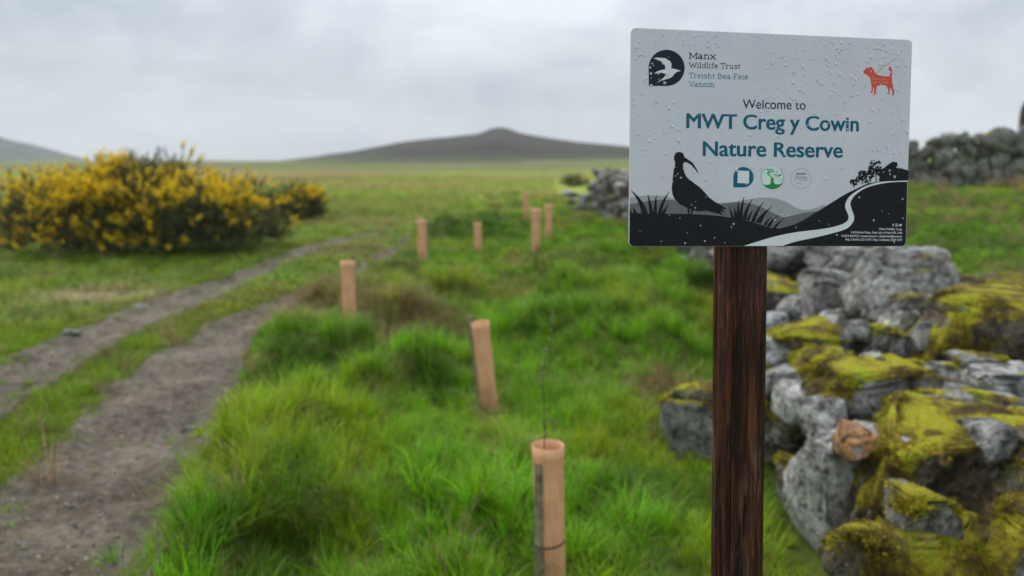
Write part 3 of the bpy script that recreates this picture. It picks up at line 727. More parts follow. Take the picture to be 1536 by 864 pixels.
def stroke(p, wd):
    """outlines of a polyline drawn with a round pen"""
    o = []
    for (x0, y0), (x1, y1) in zip(p[:-1], p[1:]):
        dx, dy = x1 - x0, y1 - y0; l = math.hypot(dx, dy) or 1e-9; nx, ny = -dy / l * wd / 2, dx / l * wd / 2
        o.append([(x0 + nx, y0 + ny), (x1 + nx, y1 + ny), (x1 - nx, y1 - ny), (x0 - nx, y0 - ny)])
    for x0, y0 in p[1:-1]: o.append([(x0 + wd / 2 * math.cos(a * .785), y0 + wd / 2 * math.sin(a * .785)) for a in range(8)])
    return o
def disc(cx, cy, r, n=28, a0=0, a1=360): return [(cx + r * math.cos(R(a0 + (a1 - a0) * k / n)), cy + r * math.sin(R(a0 + (a1 - a0) * k / n))) for k in range(n + (a1 - a0 != 360))]
def smooth_curve(pts, n=5):
    P = np.array(pts, float); o = []
    for i in range(len(P) - 1):
        p0, p1, p2, p3 = P[max(i - 1, 0)], P[i], P[i + 1], P[min(i + 2, len(P) - 1)]
        for k in range(n):
            t = k / n; o.append(tuple(.5 * ((2 * p1) + (-p0 + p2) * t + (2 * p0 - 5 * p1 + 4 * p2 - p3) * t * t + (-p0 + 3 * p1 - 3 * p2 + p3) * t ** 3)))
    o.append(tuple(P[-1])); return o
# silhouettes
lh = smooth_curve([(46, 330), (100, 321), (170, 318), (230, 322), (290, 338), (400, 352), (505, 355), (580, 350), (650, 338), (720, 328), (790, 331), (850, 350), (900, 378), (945, 390), (1000, 381), (1048, 362)])
shape('pale_hill_print', [clip_poly([S2(*p) for p in lh + [(1048, 500), (46, 500)]])], HILL1, 1)
mh = smooth_curve([(46, 364), (120, 350), (200, 340), (260, 342), (400, 356), (510, 360), (600, 352), (680, 362), (740, 385), (800, 415), (840, 428), (900, 415), (960, 402), (1020, 396)])
shape('grey_hill_print', [clip_poly([S2(*p) for p in mh + [(1020, 520), (46, 520)]])], HILL2, 2)
gh = smooth_curve([(40, 405), (150, 414), (300, 412), (450, 418), (560, 430), (650, 446), (730, 470), (790, 486), (850, 478), (920, 452), (1000, 404), (1080, 354), (1150, 311), (1200, 286), (1270, 255), (1350, 243), (1478, 236)])
blk = [S2(*p) for p in gh]
low = [(x, z) for x, z in CORNER if z < 0]                      # follow the rounded lower corners
low_r = sorted([p for p in low if p[0] > 0], key=lambda p: (-p[1], p[0])); low_l = sorted([p for p in low if p[0] < 0], key=lambda p: (p[1], p[0]))
ins = lambda p: (p[0] * .9985, p[1] * .9985)
shape('black_ground_print', [clip_poly(blk) + [ins(p) for p in low_r] + [ins(p) for p in sorted(low_l, key=lambda p: p[1])]], BLACK, 3)
ru = smooth_curve([(1474, 239), (1400, 242), (1330, 247), (1265, 265), (1215, 290), (1175, 320), (1155, 350), (1152, 380), (1165, 410), (1168, 435), (1150, 456), (1100, 475), (1020, 490), (900, 505), (800, 525), (720, 548), (632, 576)])
rl = smooth_curve([(828, 576), (900, 553), (1000, 531), (1100, 506), (1160, 485), (1190, 455), (1197, 425), (1186, 390), (1178, 360), (1186, 335), (1207, 310), (1250, 281), (1310, 261), (1390, 248), (1474, 245)])
shape('white_path_print', [clip_poly([S2(*p) for p in ru + rl])], PWHITE, 4)
cur = [(275, 115), (285, 98), (305, 94), (322, 101), (329, 122), (345, 132), (371, 151), (390, 180), (400, 203), (394, 200), (384, 184), (362, 160), (340, 147), (324, 149), (321, 165), (328, 200), (340, 224), (370, 249), (405, 274), (430, 299), (450, 324), (480, 347), (520, 371), (546, 387), (516, 388), (541, 400), (510, 400), (530, 419), (480, 405), (440, 396), (400, 399), (372, 394), (369, 416), (361, 416), (362, 386), (354, 386), (355, 416), (346, 416), (342, 380), (330, 376), (300, 360), (277, 335), (266, 310), (263, 280), (267, 240), (272, 200), (277, 170), (281, 150), (275, 132)]
shape('curlew_print', [[S2(*p) for p in cur]], BLACK, 5)
def blade(x0, y0, x1, y1, wd, bend):
    n = 9; L_, R_ = [], []
    mx_, my_ = (x0 + x1) / 2 + bend, (y0 + y1) / 2 - abs(bend) * .3
    for k in range(n + 1):
        t = k / n; x = (1 - t) ** 2 * x0 + 2 * t * (1 - t) * mx_ + t * t * x1; y = (1 - t) ** 2 * y0 + 2 * t * (1 - t) * my_ + t * t * y1
        ww = wd * (1 - t ** 1.5) / 2; L_.append(S2(x - ww, y)); R_.append(S2(x + ww, y - 0.01))
    return clip_poly(L_ + R_[::-1][1:])
REEDS = [(125, 425, 49, 288, 34, 28), (88, 432, 62, 376, 22, -4), (52, 430, 47, 380, 18, 0), (160, 425, 139, 308, 22, 2), (178, 425, 184, 313, 20, -6), (198, 425, 254, 292, 22, -18), (216, 425, 252, 359, 20, -12),
      (575, 435, 553, 370, 14, 5), (590, 435, 580, 368, 15, 4), (602, 440, 607, 341, 18, -3), (615, 440, 637, 317, 20, -8), (635, 442, 680, 332, 22, -14), (655, 445, 684, 388, 16, -8), (680, 452, 739, 344, 20, -14), (700, 455, 748, 394, 16, -8), (712, 458, 784, 366, 20, -16), (740, 470, 780, 420, 15, -8), (758, 478, 816, 412, 18, -12), (788, 488, 846, 430, 18, -12)]
shape('reed_print', [blade(*a) for a in REEDS[:7]], BLACK, 6); shape('reed_print', [blade(*a) for a in REEDS[7:]], BLACK, 6)
rt = random.Random(3); blobs = []
for cx, cy, r, n in ((1305, 168, 30, 60), (1335, 195, 22, 40), (1285, 200, 22, 30), (1240, 212, 22, 44), (1222, 232, 18, 26), (1195, 250, 15, 34), (1265, 235, 18, 20)):
    for k in range(n):
        a, q = rt.uniform(0, 6.28), r * math.sqrt(rt.random()) * 1.15; s = rt.uniform(3, 7)
        x, y = cx + q * math.cos(a), cy + q * math.sin(a) * .9
        blobs.append([S2(x + s * rt.uniform(.6, 1.3) * math.cos(b_ * 1.047), y + s * rt.uniform(.6, 1.2) * math.sin(b_ * 1.047)) for b_ in range(6)][::-1])
for a in (((1310, 245), (1306, 170)), ((1240, 258), (1242, 205)), ((1196, 276), (1196, 245)), ((1325, 243), (1332, 200))): blobs += stroke([S2(*a[0]), S2(*a[1])], .0014)
shape('tree_print', blobs, BLACK, 6)
shape('rock_print', [[S2(*p) for p in [(1348, 178), (1360, 165), (1392, 143), (1414, 146), (1420, 160), (1410, 174), (1440, 178), (1472, 188), (1472, 238), (1400, 240), (1330, 246), (1326, 232), (1340, 205), (1352, 196)]]], BLACK, 6)
def drop_shape(cx, cy, r, f):   # round badge with a square lower left corner
    P = []
    for k in range(41):
        a = R(-90 + 270 * k / 40); P.append(f(cx + r * math.cos(a), cy - r * math.sin(a)))
    return P + [f(cx - r, cy + r)]
lg = shape('bird_badge', [drop_shape(346, 322, 208, S5)], NAVY, 1)
bird = [(190, 212), (250, 205), (330, 210), (385, 245), (402, 270), (400, 335), (420, 328), (450, 338), (512, 355), (465, 368), (440, 385), (415, 420), (380, 440), (330, 455), (280, 470), (230, 492), (270, 465), (310, 435), (335, 400), (326, 386), (265, 376), (198, 390), (240, 360), (290, 345), (328, 340), (330, 300), (310, 268), (270, 238)]
shape('flying_bird_print', [[S5(*p) for p in bird]], PWHITE, 2)
dog = [(425, 360), (445, 335), (480, 300), (520, 294), (550, 305), (575, 340), (605, 385), (640, 413), (700, 424), (795, 432), (808, 400), (800, 360), (785, 310), (798, 289), (820, 295), (836, 345), (841, 400), (832, 440), (840, 510), (855, 590), (871, 640), (863, 702), (828, 696), (845, 672), (838, 640), (820, 600), (806, 590), (805, 625), (800, 680), (763, 678), (784, 650), (780, 610), (760, 575), (730, 555), (680, 552), (620, 570), (612, 620), (606, 665), (590, 702), (556, 694), (576, 665), (581, 610), (570, 580), (561, 630), (560, 668), (523, 665), (541, 640), (546, 590), (536, 530), (526, 460), (515, 440), (495, 436), (490, 410), (465, 402), (437, 392)]
shape('dog_print', [[S6(*p) for p in dog]] + stroke([S6(606, 384), S6(890, 168)], .0007), RED, 1)
shape('teal_badge', [drop_shape(275, 280, 168, S7)], TEAL, 1)
shape('pale_square_print', [[S7(*p) for p in ((180, 170), (370, 178), (364, 382), (174, 376))]], PWHITE, 2)
def ring(cx, cy, r, wd, f, a0=0, a1=360, n=48):
    P = [f(cx + r * math.cos(R(a0 + (a1 - a0) * k / n)), cy - r * math.sin(R(a0 + (a1 - a0) * k / n))) for k in range(n + 1)]; return stroke(P, wd)
shape('pale_green_disc', [[S7(750 + 184 * math.cos(R(a)), 288 - 184 * math.sin(R(a))) for a in range(0, 360, 10)]], PALEG, 1)
gt = ring(750, 288, 186, .0006, S7, 128, 412)
gt.append([S7(*p) for p in [(606, 396), (650, 410), (700, 400), (724, 370), (727, 300), (712, 258), (722, 252), (745, 292), (775, 296), (768, 330), (776, 372), (800, 392), (850, 400), (900, 380), (920, 348), (905, 395), (870, 435), (815, 465), (750, 474), (690, 465), (635, 430)]])
for k in range(30):
    b_ = rt.choice([(705, 130, 26, 36), (735, 165, 32, 26), (660, 215, 44, 42), (700, 180, 34, 40), (830, 205, 52, 46), (800, 265, 45, 30), (860, 235, 32, 28), (680, 260, 30, 16)])
    x, y = b_[0] + rt.uniform(-1, 1) * b_[2], b_[1] + rt.uniform(-1, 1) * b_[3]; a = rt.uniform(-.6, 1.2); ca, sa = math.cos(a), math.sin(a)
    gt.append([S7(x + dx * ca - dy * sa, y - dx * sa - dy * ca) for dx, dy in ((-17, 0), (-6, 7), (7, 6), (18, 0), (7, -6), (-6, -7))])
gt += stroke([S7(730, 300), S7(700, 200), S7(707, 140)], .0006) + stroke([S7(760, 300), S7(820, 230), S7(850, 170)], .0005) + stroke([S7(715, 255), S7(655, 215)], .0005)
shape('green_tree_badge', gt, GREEN, 2)
shape('ring_badge', ring(1220, 300, 166, .00045, S7) + [[S7(*p) for p in ((1140, 208), (1298, 208), (1298, 242), (1140, 240))]] + stroke([S7(1122, 262), S7(1124, 330), S7(1150, 345)], .0005), PURP, 1)
# slab serif letters for the badge text
def arc(cx, cy, rx, ry, a0, a1, n=10): return [(cx + rx * math.cos(R(a0 + (a1 - a0) * k / n)), cy + ry * math.sin(R(a0 + (a1 - a0) * k / n))) for k in range(n + 1)]
sf = lambda x, y, h=.1: [(x - h, y), (x + h, y)]
GL = {
 'M': (.82, [[(.12, 0), (.12, .7), (.41, .12), (.70, .7), (.70, 0)], sf(.12, 0), sf(.70, 0), [(.02, .7), (.14, .7)], [(.68, .7), (.8, .7)]]),
 'W': (.95, [[(.08, .7), (.27, 0), (.47, .6), (.67, 0), (.87, .7)], sf(.08, .7), sf(.87, .7)]),
 'T': (.62, [[(.31, 0), (.31, .7)], [(.04, .55), (.04, .7), (.58, .7), (.58, .55)], sf(.31, 0)]),
 'B': (.62, [[(.13, 0), (.13, .7)], [(.03, .7), (.3, .7)] + arc(.3, .535, .17, .165, 90, -90) + [(.13, .37)], arc(.32, .185, .2, .185, 90, -90) + [(.03, 0)]]),
 'F': (.56, [[(.14, 0), (.14, .7)], [(.04, .7), (.51, .7), (.51, .56)], [(.14, .37), (.38, .37)], sf(.14, 0)]),
 'V': (.68, [[(.08, .7), (.34, 0), (.6, .7)], sf(.08, .7), sf(.6, .7)]),
 'a': (.52, [arc(.22, .37, .15, .13, 165, 0) + [(.37, 0), (.46, 0)], arc(.20, .125, .16, .12, 0, 360, 14)]),
 'n': (.60, [[(.03, .49), (.13, .49), (.13, 0)], arc(.29, .32, .16, .17, 180, 0) + [(.45, 0)], sf(.13, 0), sf(.45, 0)]),
 'x': (.54, [[(.08, .49), (.45, 0)], [(.45, .49), (.08, 0)], sf(.08, 0, .08), sf(.45, 0, .08), sf(.08, .49, .08), sf(.45, .49, .08)]),
 'i': (.28, [[(.04, .49), (.14, .49), (.14, 0)], sf(.14, 0), [(.115, .67), (.165, .67)]]),
 'l': (.28, [[(.04, .74), (.14, .74), (.14, 0)], sf(.14, 0)]),
 'd': (.58, [[(.34, .74), (.44, .74), (.44, 0), (.53, 0)], arc(.25, .245, .19, .245, 0, 360, 16)]),
 'f': (.36, [arc(.29, .58, .14, .16, 60, 180) + [(.15, 0)], [(.04, .49), (.31, .49)], sf(.15, 0)]),
 'e': (.52, [[(.08, .26), (.43, .26)], arc(.255, .245, .18, .245, 4, 320, 14)]),
 'r': (.42, [[(.03, .49), (.13, .49), (.13, 0)], sf(.13, 0), arc(.28, .32, .15, .17, 180, 60)]),
 'u': (.60, [[(.03, .49), (.13, .49), (.13, .17)] + arc(.28, .17, .15, .17, 180, 360) + [(.43, .2)], [(.34, .49), (.43, .49), (.43, 0), (.53, 0)]]),
 's': (.44, [[(.36, .38), (.32, .47), (.22, .49), (.12, .46), (.1, .37), (.16, .29), (.28, .24), (.35, .17), (.34, .06), (.24, 0), (.13, .02), (.07, .11)]]),
 't': (.38, [[(.15, .64), (.15, .12)] + arc(.26, .12, .11, .12, 180, 300), [(.04, .49), (.33, .49)]]),
 'h': (.60, [[(.04, .74), (.13, .74), (.13, 0)], arc(.29, .32, .16, .17, 180, 0) + [(.45, 0)], sf(.13, 0), sf(.45, 0)]),
 '-': (.3, [[(.05, .25), (.25, .25)]]), ' ': (.26, [])}
def slab(name, text, p0, p1, cap, wt, mat, layer=1):
    tot = sum(GL[c][0] for c in text); x0 = np.array(p0); dv = np.array(p1) - x0; kx = np.linalg.norm(dv) / tot; ux = dv / np.linalg.norm(dv); uy = np.array([-ux[1], ux[0]]); ky = cap / .7
    o = []; cx = 0
    for c in text:
        for st in GL[c][1]: o += stroke([tuple(x0 + ux * kx * (cx + x) + uy * ky * y) for x, y in st], wt)
        cx += GL[c][0]
    shape(name, o, mat, layer)
slab('bold_name_lettering', 'Manx', S5(602, 214), S5(914, 222), .0078, .00135, BLACK); slab('name_lettering', 'Wildlife Trust', S5(603, 318), S5(1200, 335), .0068, .00098, BLACK)
slab('manx_name_lettering', 'Treisht Bea-Feie', S5(600, 437), S5(1288, 453), .0068, .00095, TEAL2); slab('manx_name_lettering', 'Vannin', S5(600, 535), S5(900, 541), .0066, .00095, TEAL2)
# sans serif lettering from the built-in outline font
def text(name, body, p0, p1, cap, mat, layer=2, bold=0.0):
    cu = bpy.data.curves.new('t', 'FONT'); cu.body = body; cu.resolution_u = 6; ob = bpy.data.objects.new('t', cu); COL.objects.link(ob)
    bpy.context.view_layer.update(); dg = bpy.context.evaluated_depsgraph_get(); me = bpy.data.meshes.new_from_object(ob.evaluated_get(dg)); bpy.data.objects.remove(ob); bpy.data.curves.remove(cu)
    V = np.array([v.co[:2] for v in me.vertices]); F = [list(f.vertices) for f in me.polygons]; bpy.data.meshes.remove(me)
    x0 = np.array(p0); dv = np.array(p1) - x0; wd = np.linalg.norm(dv); ux = dv / wd; uy = np.array([-ux[1], ux[0]])
    lo, hi = V[:, 0].min(), V[:, 0].max(); CAPH = .69
    yv = V[:, 1:2]; xh = .46; V[:, 1:2] = np.where(yv < 0, yv, np.where(yv < xh, yv * 1.10, xh * 1.10 + (yv - xh) * (CAPH - xh * 1.10) / (CAPH - xh)))
    q = x0 + ((V[:, 0:1] - lo) / (hi - lo) * (wd - 2 * bold) + bold) * ux + (V[:, 1:2] / CAPH * (cap - bold)) * uy
    VV = []; FF = []; offs = [(0, 0)] if not bold else [(0, 0)] + [(math.cos(a * .785) * bold, math.sin(a * .785) * bold * .6) for a in range(8)]
    for k, (ox, oy) in enumerate(offs):
        b0 = len(VV); y = -SIGN_T / 2 - .00006 * layer - 2e-6 * k
        VV += [(a + ox, y, b + oy + bold * .5) for a, b in q]; FF += [[b0 + i for i in f] for f in F]
    m2 = bpy.data.meshes.new(name); m2.from_pydata(VV, [], FF)
    return link(name, m2, mat, parent=panel)
text('welcome_lettering', 'Welcome to', S1(628, 452), S1(950, 459), .0124, BLACK, bold=.00012)
text('reserve_name_lettering', 'MWT Creg y Cowin', S1(338, 553), S1(1221, 570), .0205, TEAL, bold=.00085)
text('reserve_name_lettering', 'Nature Reserve', S2(422, 115), S2(1139, 124), .0205, TEAL, bold=.00085)
for body, x0, y in (('Manx Wildlife Trust', 1325, 493), ('7-8 Market Place, Peel, Isle of Man IM5 1AB', 1180, 511), ('01624 844432 | www.mwt.im | enquiries@mwt.im', 1133, 529), ('Reg. Charity 225 IOM | Reg. Company 5297 IOM', 1153, 547)):
    text('contact_lettering', body, S2(x0, y - 1), S2(1441, y + 1), .0031, PWHITE, 5, .00006)
text('dog_lettering', 'Please keep', S6(556, 478), S6(750, 484), .0024, PINK, 3, .00004); text('dog_lettering', 'dogs on leads', S6(552, 522), S6(782, 530), .0024, PINK, 3, .00004)
text('badge_lettering', 'unesco', S7(1150, 236), S7(1290, 238), .0015, PWHITE, 3); text('badge_lettering', 'BIOSPHERE', S7(1146, 305), S7(1326, 309), .0036, PURP, 2); text('badge_lettering', 'ISLE OF MAN', S7(1190, 338), S7(1322, 342), .0021, PURP, 2); text('badge_lettering', 'biosphere.im', S7(1145, 388), S7(1252, 391), .0014, PURP, 2)
sq = lambda cx, cy, r: [S2(cx - r, cy - r), S2(cx + r, cy - r), S2(cx + r, cy + r), S2(cx - r, cy + r)][::-1]
icf = stroke([S2(1402, 462), S2(1396, 462), S2(1395, 475)], .0007) + stroke([S2(1391, 467), S2(1400, 467)], .0006)
cam_i = stroke([S2(1409, 461), S2(1420, 461), S2(1420, 473), S2(1409, 473), S2(1409, 461)], .0006) + [[S2(1414.5 + 2.6 * math.cos(a), 467 - 2.6 * math.sin(a)) for a in np.linspace(0, 6, 8)]]
bd = [[S2(*p) for p in ((1427, 462), (1432, 466), (1433, 462), (1438, 462), (1441, 464), (1438, 470), (1433, 474), (1427, 474), (1430, 471), (1427, 468))]]
shape('contact_icons', icf + cam_i + bd, PWHITE, 5)
# raindrops on the panel
def raindrops():
    V0, F0 = ico(2); V = []; F = []; r = np.random.default_rng(12)
    n = 0
    while n < 620:
        x, z = r.uniform(-.207, .207), r.uniform(-.146, .146)
        dens = .35 + .65 * sstep(-.06, .12, z) ; 
        if z < -.06: dens = .10
        if r.uniform() > dens: continue
        s = .0006 + (.0019 if z > -.06 else .0008) * r.uniform() ** 2.4; el = r.uniform(.85, 1.5); a = r.normal(0, .5)
        if -.155 < x < -.03 and .05 < z < .125: continue
        if s > .0009 and (-.155 < x < -.04 and .05 < z < .125 or -.135 < x < .14 and -.035 < z < .05) and r.uniform() < .8: continue
        p = V0.copy(); p[:, 1] *= .34; p[:, 2] *= el; p *= s
        wob = 1 + .18 * np.sin(3 * np.arctan2(p[:, 2], p[:, 0]) + a * 5); p[:, 0] *= wob
        q = p.copy(); q[:, 0] = p[:, 0] * math.cos(a) - p[:, 2] * math.sin(a); q[:, 2] = p[:, 0] * math.sin(a) + p[:, 2] * math.cos(a)
        F.append(F0 + len(V0) * n); V.append(q + np.array([x, -SIGN_T / 2 - .00045, z])); n += 1
    me = smooth(mesh_np('raindrops', np.concatenate(V), np.concatenate(F)))
    m = bpy.data.materials.new('rain_water'); m.use_nodes = True; t = m.node_tree; t.nodes.clear()
    o = N(t, 'ShaderNodeOutputMaterial'); g = N(t, 'ShaderNodeBsdfGlossy'); g.inputs['Roughness'].default_value = .15
    tr = N(t, 'ShaderNodeBsdfTransparent'); fr = N(t, 'ShaderNodeFresnel'); fr.inputs[0].default_value = 1.33
    df = N(t, 'ShaderNodeBsdfDiffuse'); df.inputs[0].default_value = (.95, .96, .98, 1)
    fa = M(t, 'MULTIPLY', fr.outputs[0], .5, True)
    a = N(t, 'ShaderNodeMixShader'); t.links.new(fa, a.inputs[0]); t.links.new(tr.outputs[0], a.inputs[1]); t.links.new(g.outputs[0], a.inputs[2])
    b = N(t, 'ShaderNodeMixShader'); b.inputs[0].default_value = .42; t.links.new(a.outputs[0], b.inputs[1]); t.links.new(df.outputs[0], b.inputs[2])
    t.links.new(b.outputs[0], o.inputs[0])
    link('raindrops', me, m, parent=panel, kind='stuff')
raindrops()
# post
def build_post():
    nz, k = 260, 120; Lp = (post_top - base).length
    V = np.zeros((nz, k, 3))
    a = np.linspace(0, 2 * np.pi, k, endpoint=False); z = np.linspace(0, Lp, nz)
    A, Z = np.meshgrid(a, z)
    ca, sa = np.cos(A), np.sin(A)
    g = fbm(ca * 9 + 20, sa * 9 + 20, Z * 1.4, seed=201, oct=4) - .5
    g2 = fbm(ca * 26 + 20, sa * 26 + 20, Z * 2.2, seed=202, oct=2) - .5
    crack = np.clip(.03 - np.abs(fbm(ca * 3.3 + 9, sa * 3.3 + 4, Z * .55, seed=203, oct=2) - .5), 0, .03) / .03
    lump = fbm(ca * 1.2 + 3, sa * 1.2 + 3, Z * 1.8, seed=204, oct=2) - .5
    rad = .0358 + g * .009 + g2 * .0032 - crack * .0042 + lump * .004
    knot = np.exp(-(((A - 3.75) / .35) ** 2 + ((Z - (Lp - .40)) / .03) ** 2)); rad = rad + knot * .005
    rad = np.minimum(rad, .0352 / np.maximum(np.abs(np.cos(A - .4)), np.abs(np.sin(A - .4))).clip(.9, 1) * 1.03)
    V[..., 0] = rad * ca; V[..., 1] = rad * sa; V[..., 2] = Z
    i, j = np.meshgrid(np.arange(nz - 1), np.arange(k), indexing='ij'); j2 = (j + 1) % k
    F = np.stack([i * k + j, i * k + j2, (i + 1) * k + j2, (i + 1) * k + j], -1).reshape(-1, 4)
    me = smooth(mesh_np('post', V.reshape(-1, 3), F))
    bm = bmesh.new(); bm.from_mesh(me); bm.verts.ensure_lookup_table()
    bm.faces.new([bm.verts[(nz - 1) * k + q] for q in range(k)]); bm.to_mesh(me); bm.free()
    fattr(me, 'crack', np.concatenate([crack.ravel(), np.zeros(len(me.vertices) - nz * k)]).astype(np.float32))
    m, t, b = mat_base('wet_brown_timber', .38, .3)
    co = N(t, 'ShaderNodeTexCoord').outputs['Object']
    mpn = N(t, 'ShaderNodeMapping'); mpn.inputs['Scale'].default_value = (1, 1, .075); t.links.new(co, mpn.inputs[0])
    mp2 = N(t, 'ShaderNodeMapping'); mp2.inputs['Scale'].default_value = (1, 1, .12); t.links.new(co, mp2.inputs[0])
    f1 = noise(t, mpn.outputs[0], 95, 5, .65, .25); f2 = noise(t, mpn.outputs[0], 330, 4, .7); f3 = noise(t, mp2.outputs[0], 40, 4, .6, .4)
    c = ramp(t, f1, [(.32, (.008, .0032, .0022)), (.46, (.030, .010, .006)), (.57, (.085, .026, .012)), (.70, (.18, .056, .022))])
    c = mixc(t, 1.0, c, ramp(t, f2, [(.3, (.5, .5, .5)), (.5, (1, 1, 1)), (.72, (1.7, 1.6, 1.5))]), 'MULTIPLY')
    c = mixc(t, 1.0, c, ramp(t, noise(t, mpn.outputs[0], 26, 2, .5), [(.36, (.55, .5, .48)), (.5, (1, .97, .95)), (.64, (1.65, 1.5, 1.4))]), 'MULTIPLY')
    worn = ramp(t, M(t, 'MULTIPLY', f3, M(t, 'ADD', f2, .5)), [(.60, (0, 0, 0)), (.72, (.65, .65, .65))])
    c = mixc(t, worn, c, (.19, .125, .09))
    t.links.new(c, b.inputs['Base Color']); t.links.new(ramp(t, f3, [(.35, (.28, .28, .28)), (.65, (.6, .6, .6))]), b.inputs['Roughness'])
    bump(t, b, M(t, 'ADD', f2, M(t, 'MULTIPLY', f1, 2.0)), 1.0, .006)
    p = sobj('post', me, m); p.rotation_euler = post_dir.to_track_quat('Z', 'Y').to_euler()
    wm = plain('torn_timber_fibre', (.24, .17, .12), .7, .2, .3, 200)
    r = random.Random(8)
    for q in range(9):      # torn fibres round the knot
        an = 3.75 + r.uniform(-.28, .30); zz = Lp - .405 + r.uniform(-.025, .02); L_ = r.uniform(.012, .03); d = Vector((math.cos(an), math.sin(an), 0)); tn = Vector((-d.y, d.x, 0))
        o = d * .0362 + Vector((0, 0, zz)); tip = o + d * r.uniform(.002, .009) + tn * r.uniform(-.006, .006) + Vector((0, 0, L_))
        wv = r.uniform(.0009, .0022); md = o * .5 + tip * .5 + d * .002
        me2 = bpy.data.meshes.new('splinter'); me2.from_pydata([o - tn * wv, o + tn * wv, o + d * wv, md - tn * wv * .8, md + tn * wv * .8, md + d * wv, tip], [], [(0, 1, 4, 3), (1, 2, 5, 4), (2, 0, 3, 5), (3, 4, 6), (4, 5, 6), (5, 3, 6), (2, 1, 0)])
        link('splinter', me2, wm, parent=p)
build_post()

def tube_mat():
    m, t, b = mat_base('tan_card_tube', .55, .25); co = N(t, 'ShaderNodeTexCoord').outputs['Object']
    mpn = N(t, 'ShaderNodeMapping'); mpn.inputs['Scale'].default_value = (1, 1, .06); t.links.new(co, mpn.inputs[0])
    st = noise(t, mpn.outputs[0], 120, 3, .6); bl = noise(t, co, 7, 5, .65); sp = noise(t, co, 60, 3, .6)
    c = ramp(t, bl, [(.3, (.58, .30, .15)), (.55, (.73, .395, .215)), (.75, (.79, .47, .29))])
    c = mixc(t, 1.0, c, ramp(t, st, [(.3, (.82, .80, .78)), (.7, (1.08, 1.07, 1.06))]), 'MULTIPLY')
    sx = N(t, 'ShaderNodeSeparateXYZ'); t.links.new(co, sx.inputs[0])
    dirt = ramp(t, M(t, 'ADD', M(t, 'MULTIPLY', sx.outputs['Z'], 1.6), M(t, 'MULTIPLY', bl, .7)), [(.36, (.75, .75, .75)), (.62, (0, 0, 0))])      # splashed soil near the foot
    c = mixc(t, dirt, c, (.16, .12, .06)); c = mixc(t, ramp(t, sp, [(.62, (0, 0, 0)), (.7, (.35, .35, .35))]), c, (.3, .17, .09))
    t.links.new(c, b.inputs['Base Color']); bump(t, b, st, .5, .004); return m
# ------------------------------------------------------------------ tree guards (planting tubes with stakes)
TUBE = tube_mat(); STAKE = plain('grey_green_stake_wood', (.21, .19, .11), .7, .25, .45, 30); TIE = plain('black_cable_tie', (.015, .015, .017), .4, .4)
def tube_mesh(rad, h, seed, k=40, nz=16):
    r = np.random.default_rng(seed); V = []; F = []
    th = .0022
    for layer, rr in ((0, rad), (1, rad - th)):
        for i in range(nz):
            for j in range(k):
                a = 2 * math.pi * j / k; q = rr * (1 + .03 * math.cos(2 * a + 1) * (i / nz) + .012 * math.sin(3 * a + i * .3)) + .0022 * (i >= nz - 2) + (.0016 if j == 5 and layer == 0 else 0)
                V.append((q * math.cos(a), q * math.sin(a), h * i / (nz - 1)))
    o = nz * k
    for i in range(nz - 1):
        for j in range(k):
            j2 = (j + 1) % k
            F.append((i * k + j, i * k + j2, (i + 1) * k + j2, (i + 1) * k + j)); F.append((o + i * k + j2, o + i * k + j, o + (i + 1) * k + j, o + (i + 1) * k + j2))
    for j in range(k):
        j2 = (j + 1) % k; q = (nz - 1) * k; F.append((q + j, q + j2, o + q + j2, o + q + j)); F.append((j2, j, o + j, o + j2))
    me = bpy.data.meshes.new('tube'); me.from_pydata(V, [], F); return smooth(me)
def stake_mesh(h, w_=.030):
    bm = bmesh.new(); bmesh.ops.create_cube(bm, size=1)
    for v in bm.verts: v.co = (v.co.x * w_, v.co.y * w_, (v.co.z + .5) * h)
    bmesh.ops.bevel(bm, geom=bm.edges[:], offset=.003, segments=2, affect='EDGES')
    me = bpy.data.meshes.new('stake'); bm.to_mesh(me); bm.free(); return me
def tie_mesh(rx, ry, tail=.07):
    V = []; F = []; n = 36
    for j in range(n):
        a = 2 * math.pi * j / n
        for dz in (-.003, .003):
            for e in (0, .0016): V.append(((rx + e) * math.cos(a), (ry + e) * math.sin(a), dz + .004 * math.sin(a)))
    for j in range(n):
        p, q = 4 * j, 4 * ((j + 1) % n); F += [(p, q, q + 2, p + 2), (p + 1, p + 3, q + 3, q + 1), (p, p + 1, q + 1, q), (p + 2, q + 2, q + 3, p + 3)]
    b = len(V); x0 = (rx * .05, -ry, 0)
    for s in range(7):
        t = s / 6
        for dz in (-.0025, .0025): V += [(x0[0] + tail * t, x0[1] - .006 * t, dz - .045 * t * t - .0 + .002), (x0[0] + tail * t, x0[1] - .006 * t - .0016, dz - .045 * t * t + .002)]
    for s in range(6):
        p, q = b + 4 * s, b + 4 * s + 4; F += [(p, q, q + 2, p + 2), (p + 1, p + 3, q + 3, q + 1), (p, p + 1, q + 1, q), (p + 2, q + 2, q + 3, p + 3)]
    me = bpy.data.meshes.new('cable_tie'); me.from_pydata(V, [], F); return smooth(me)
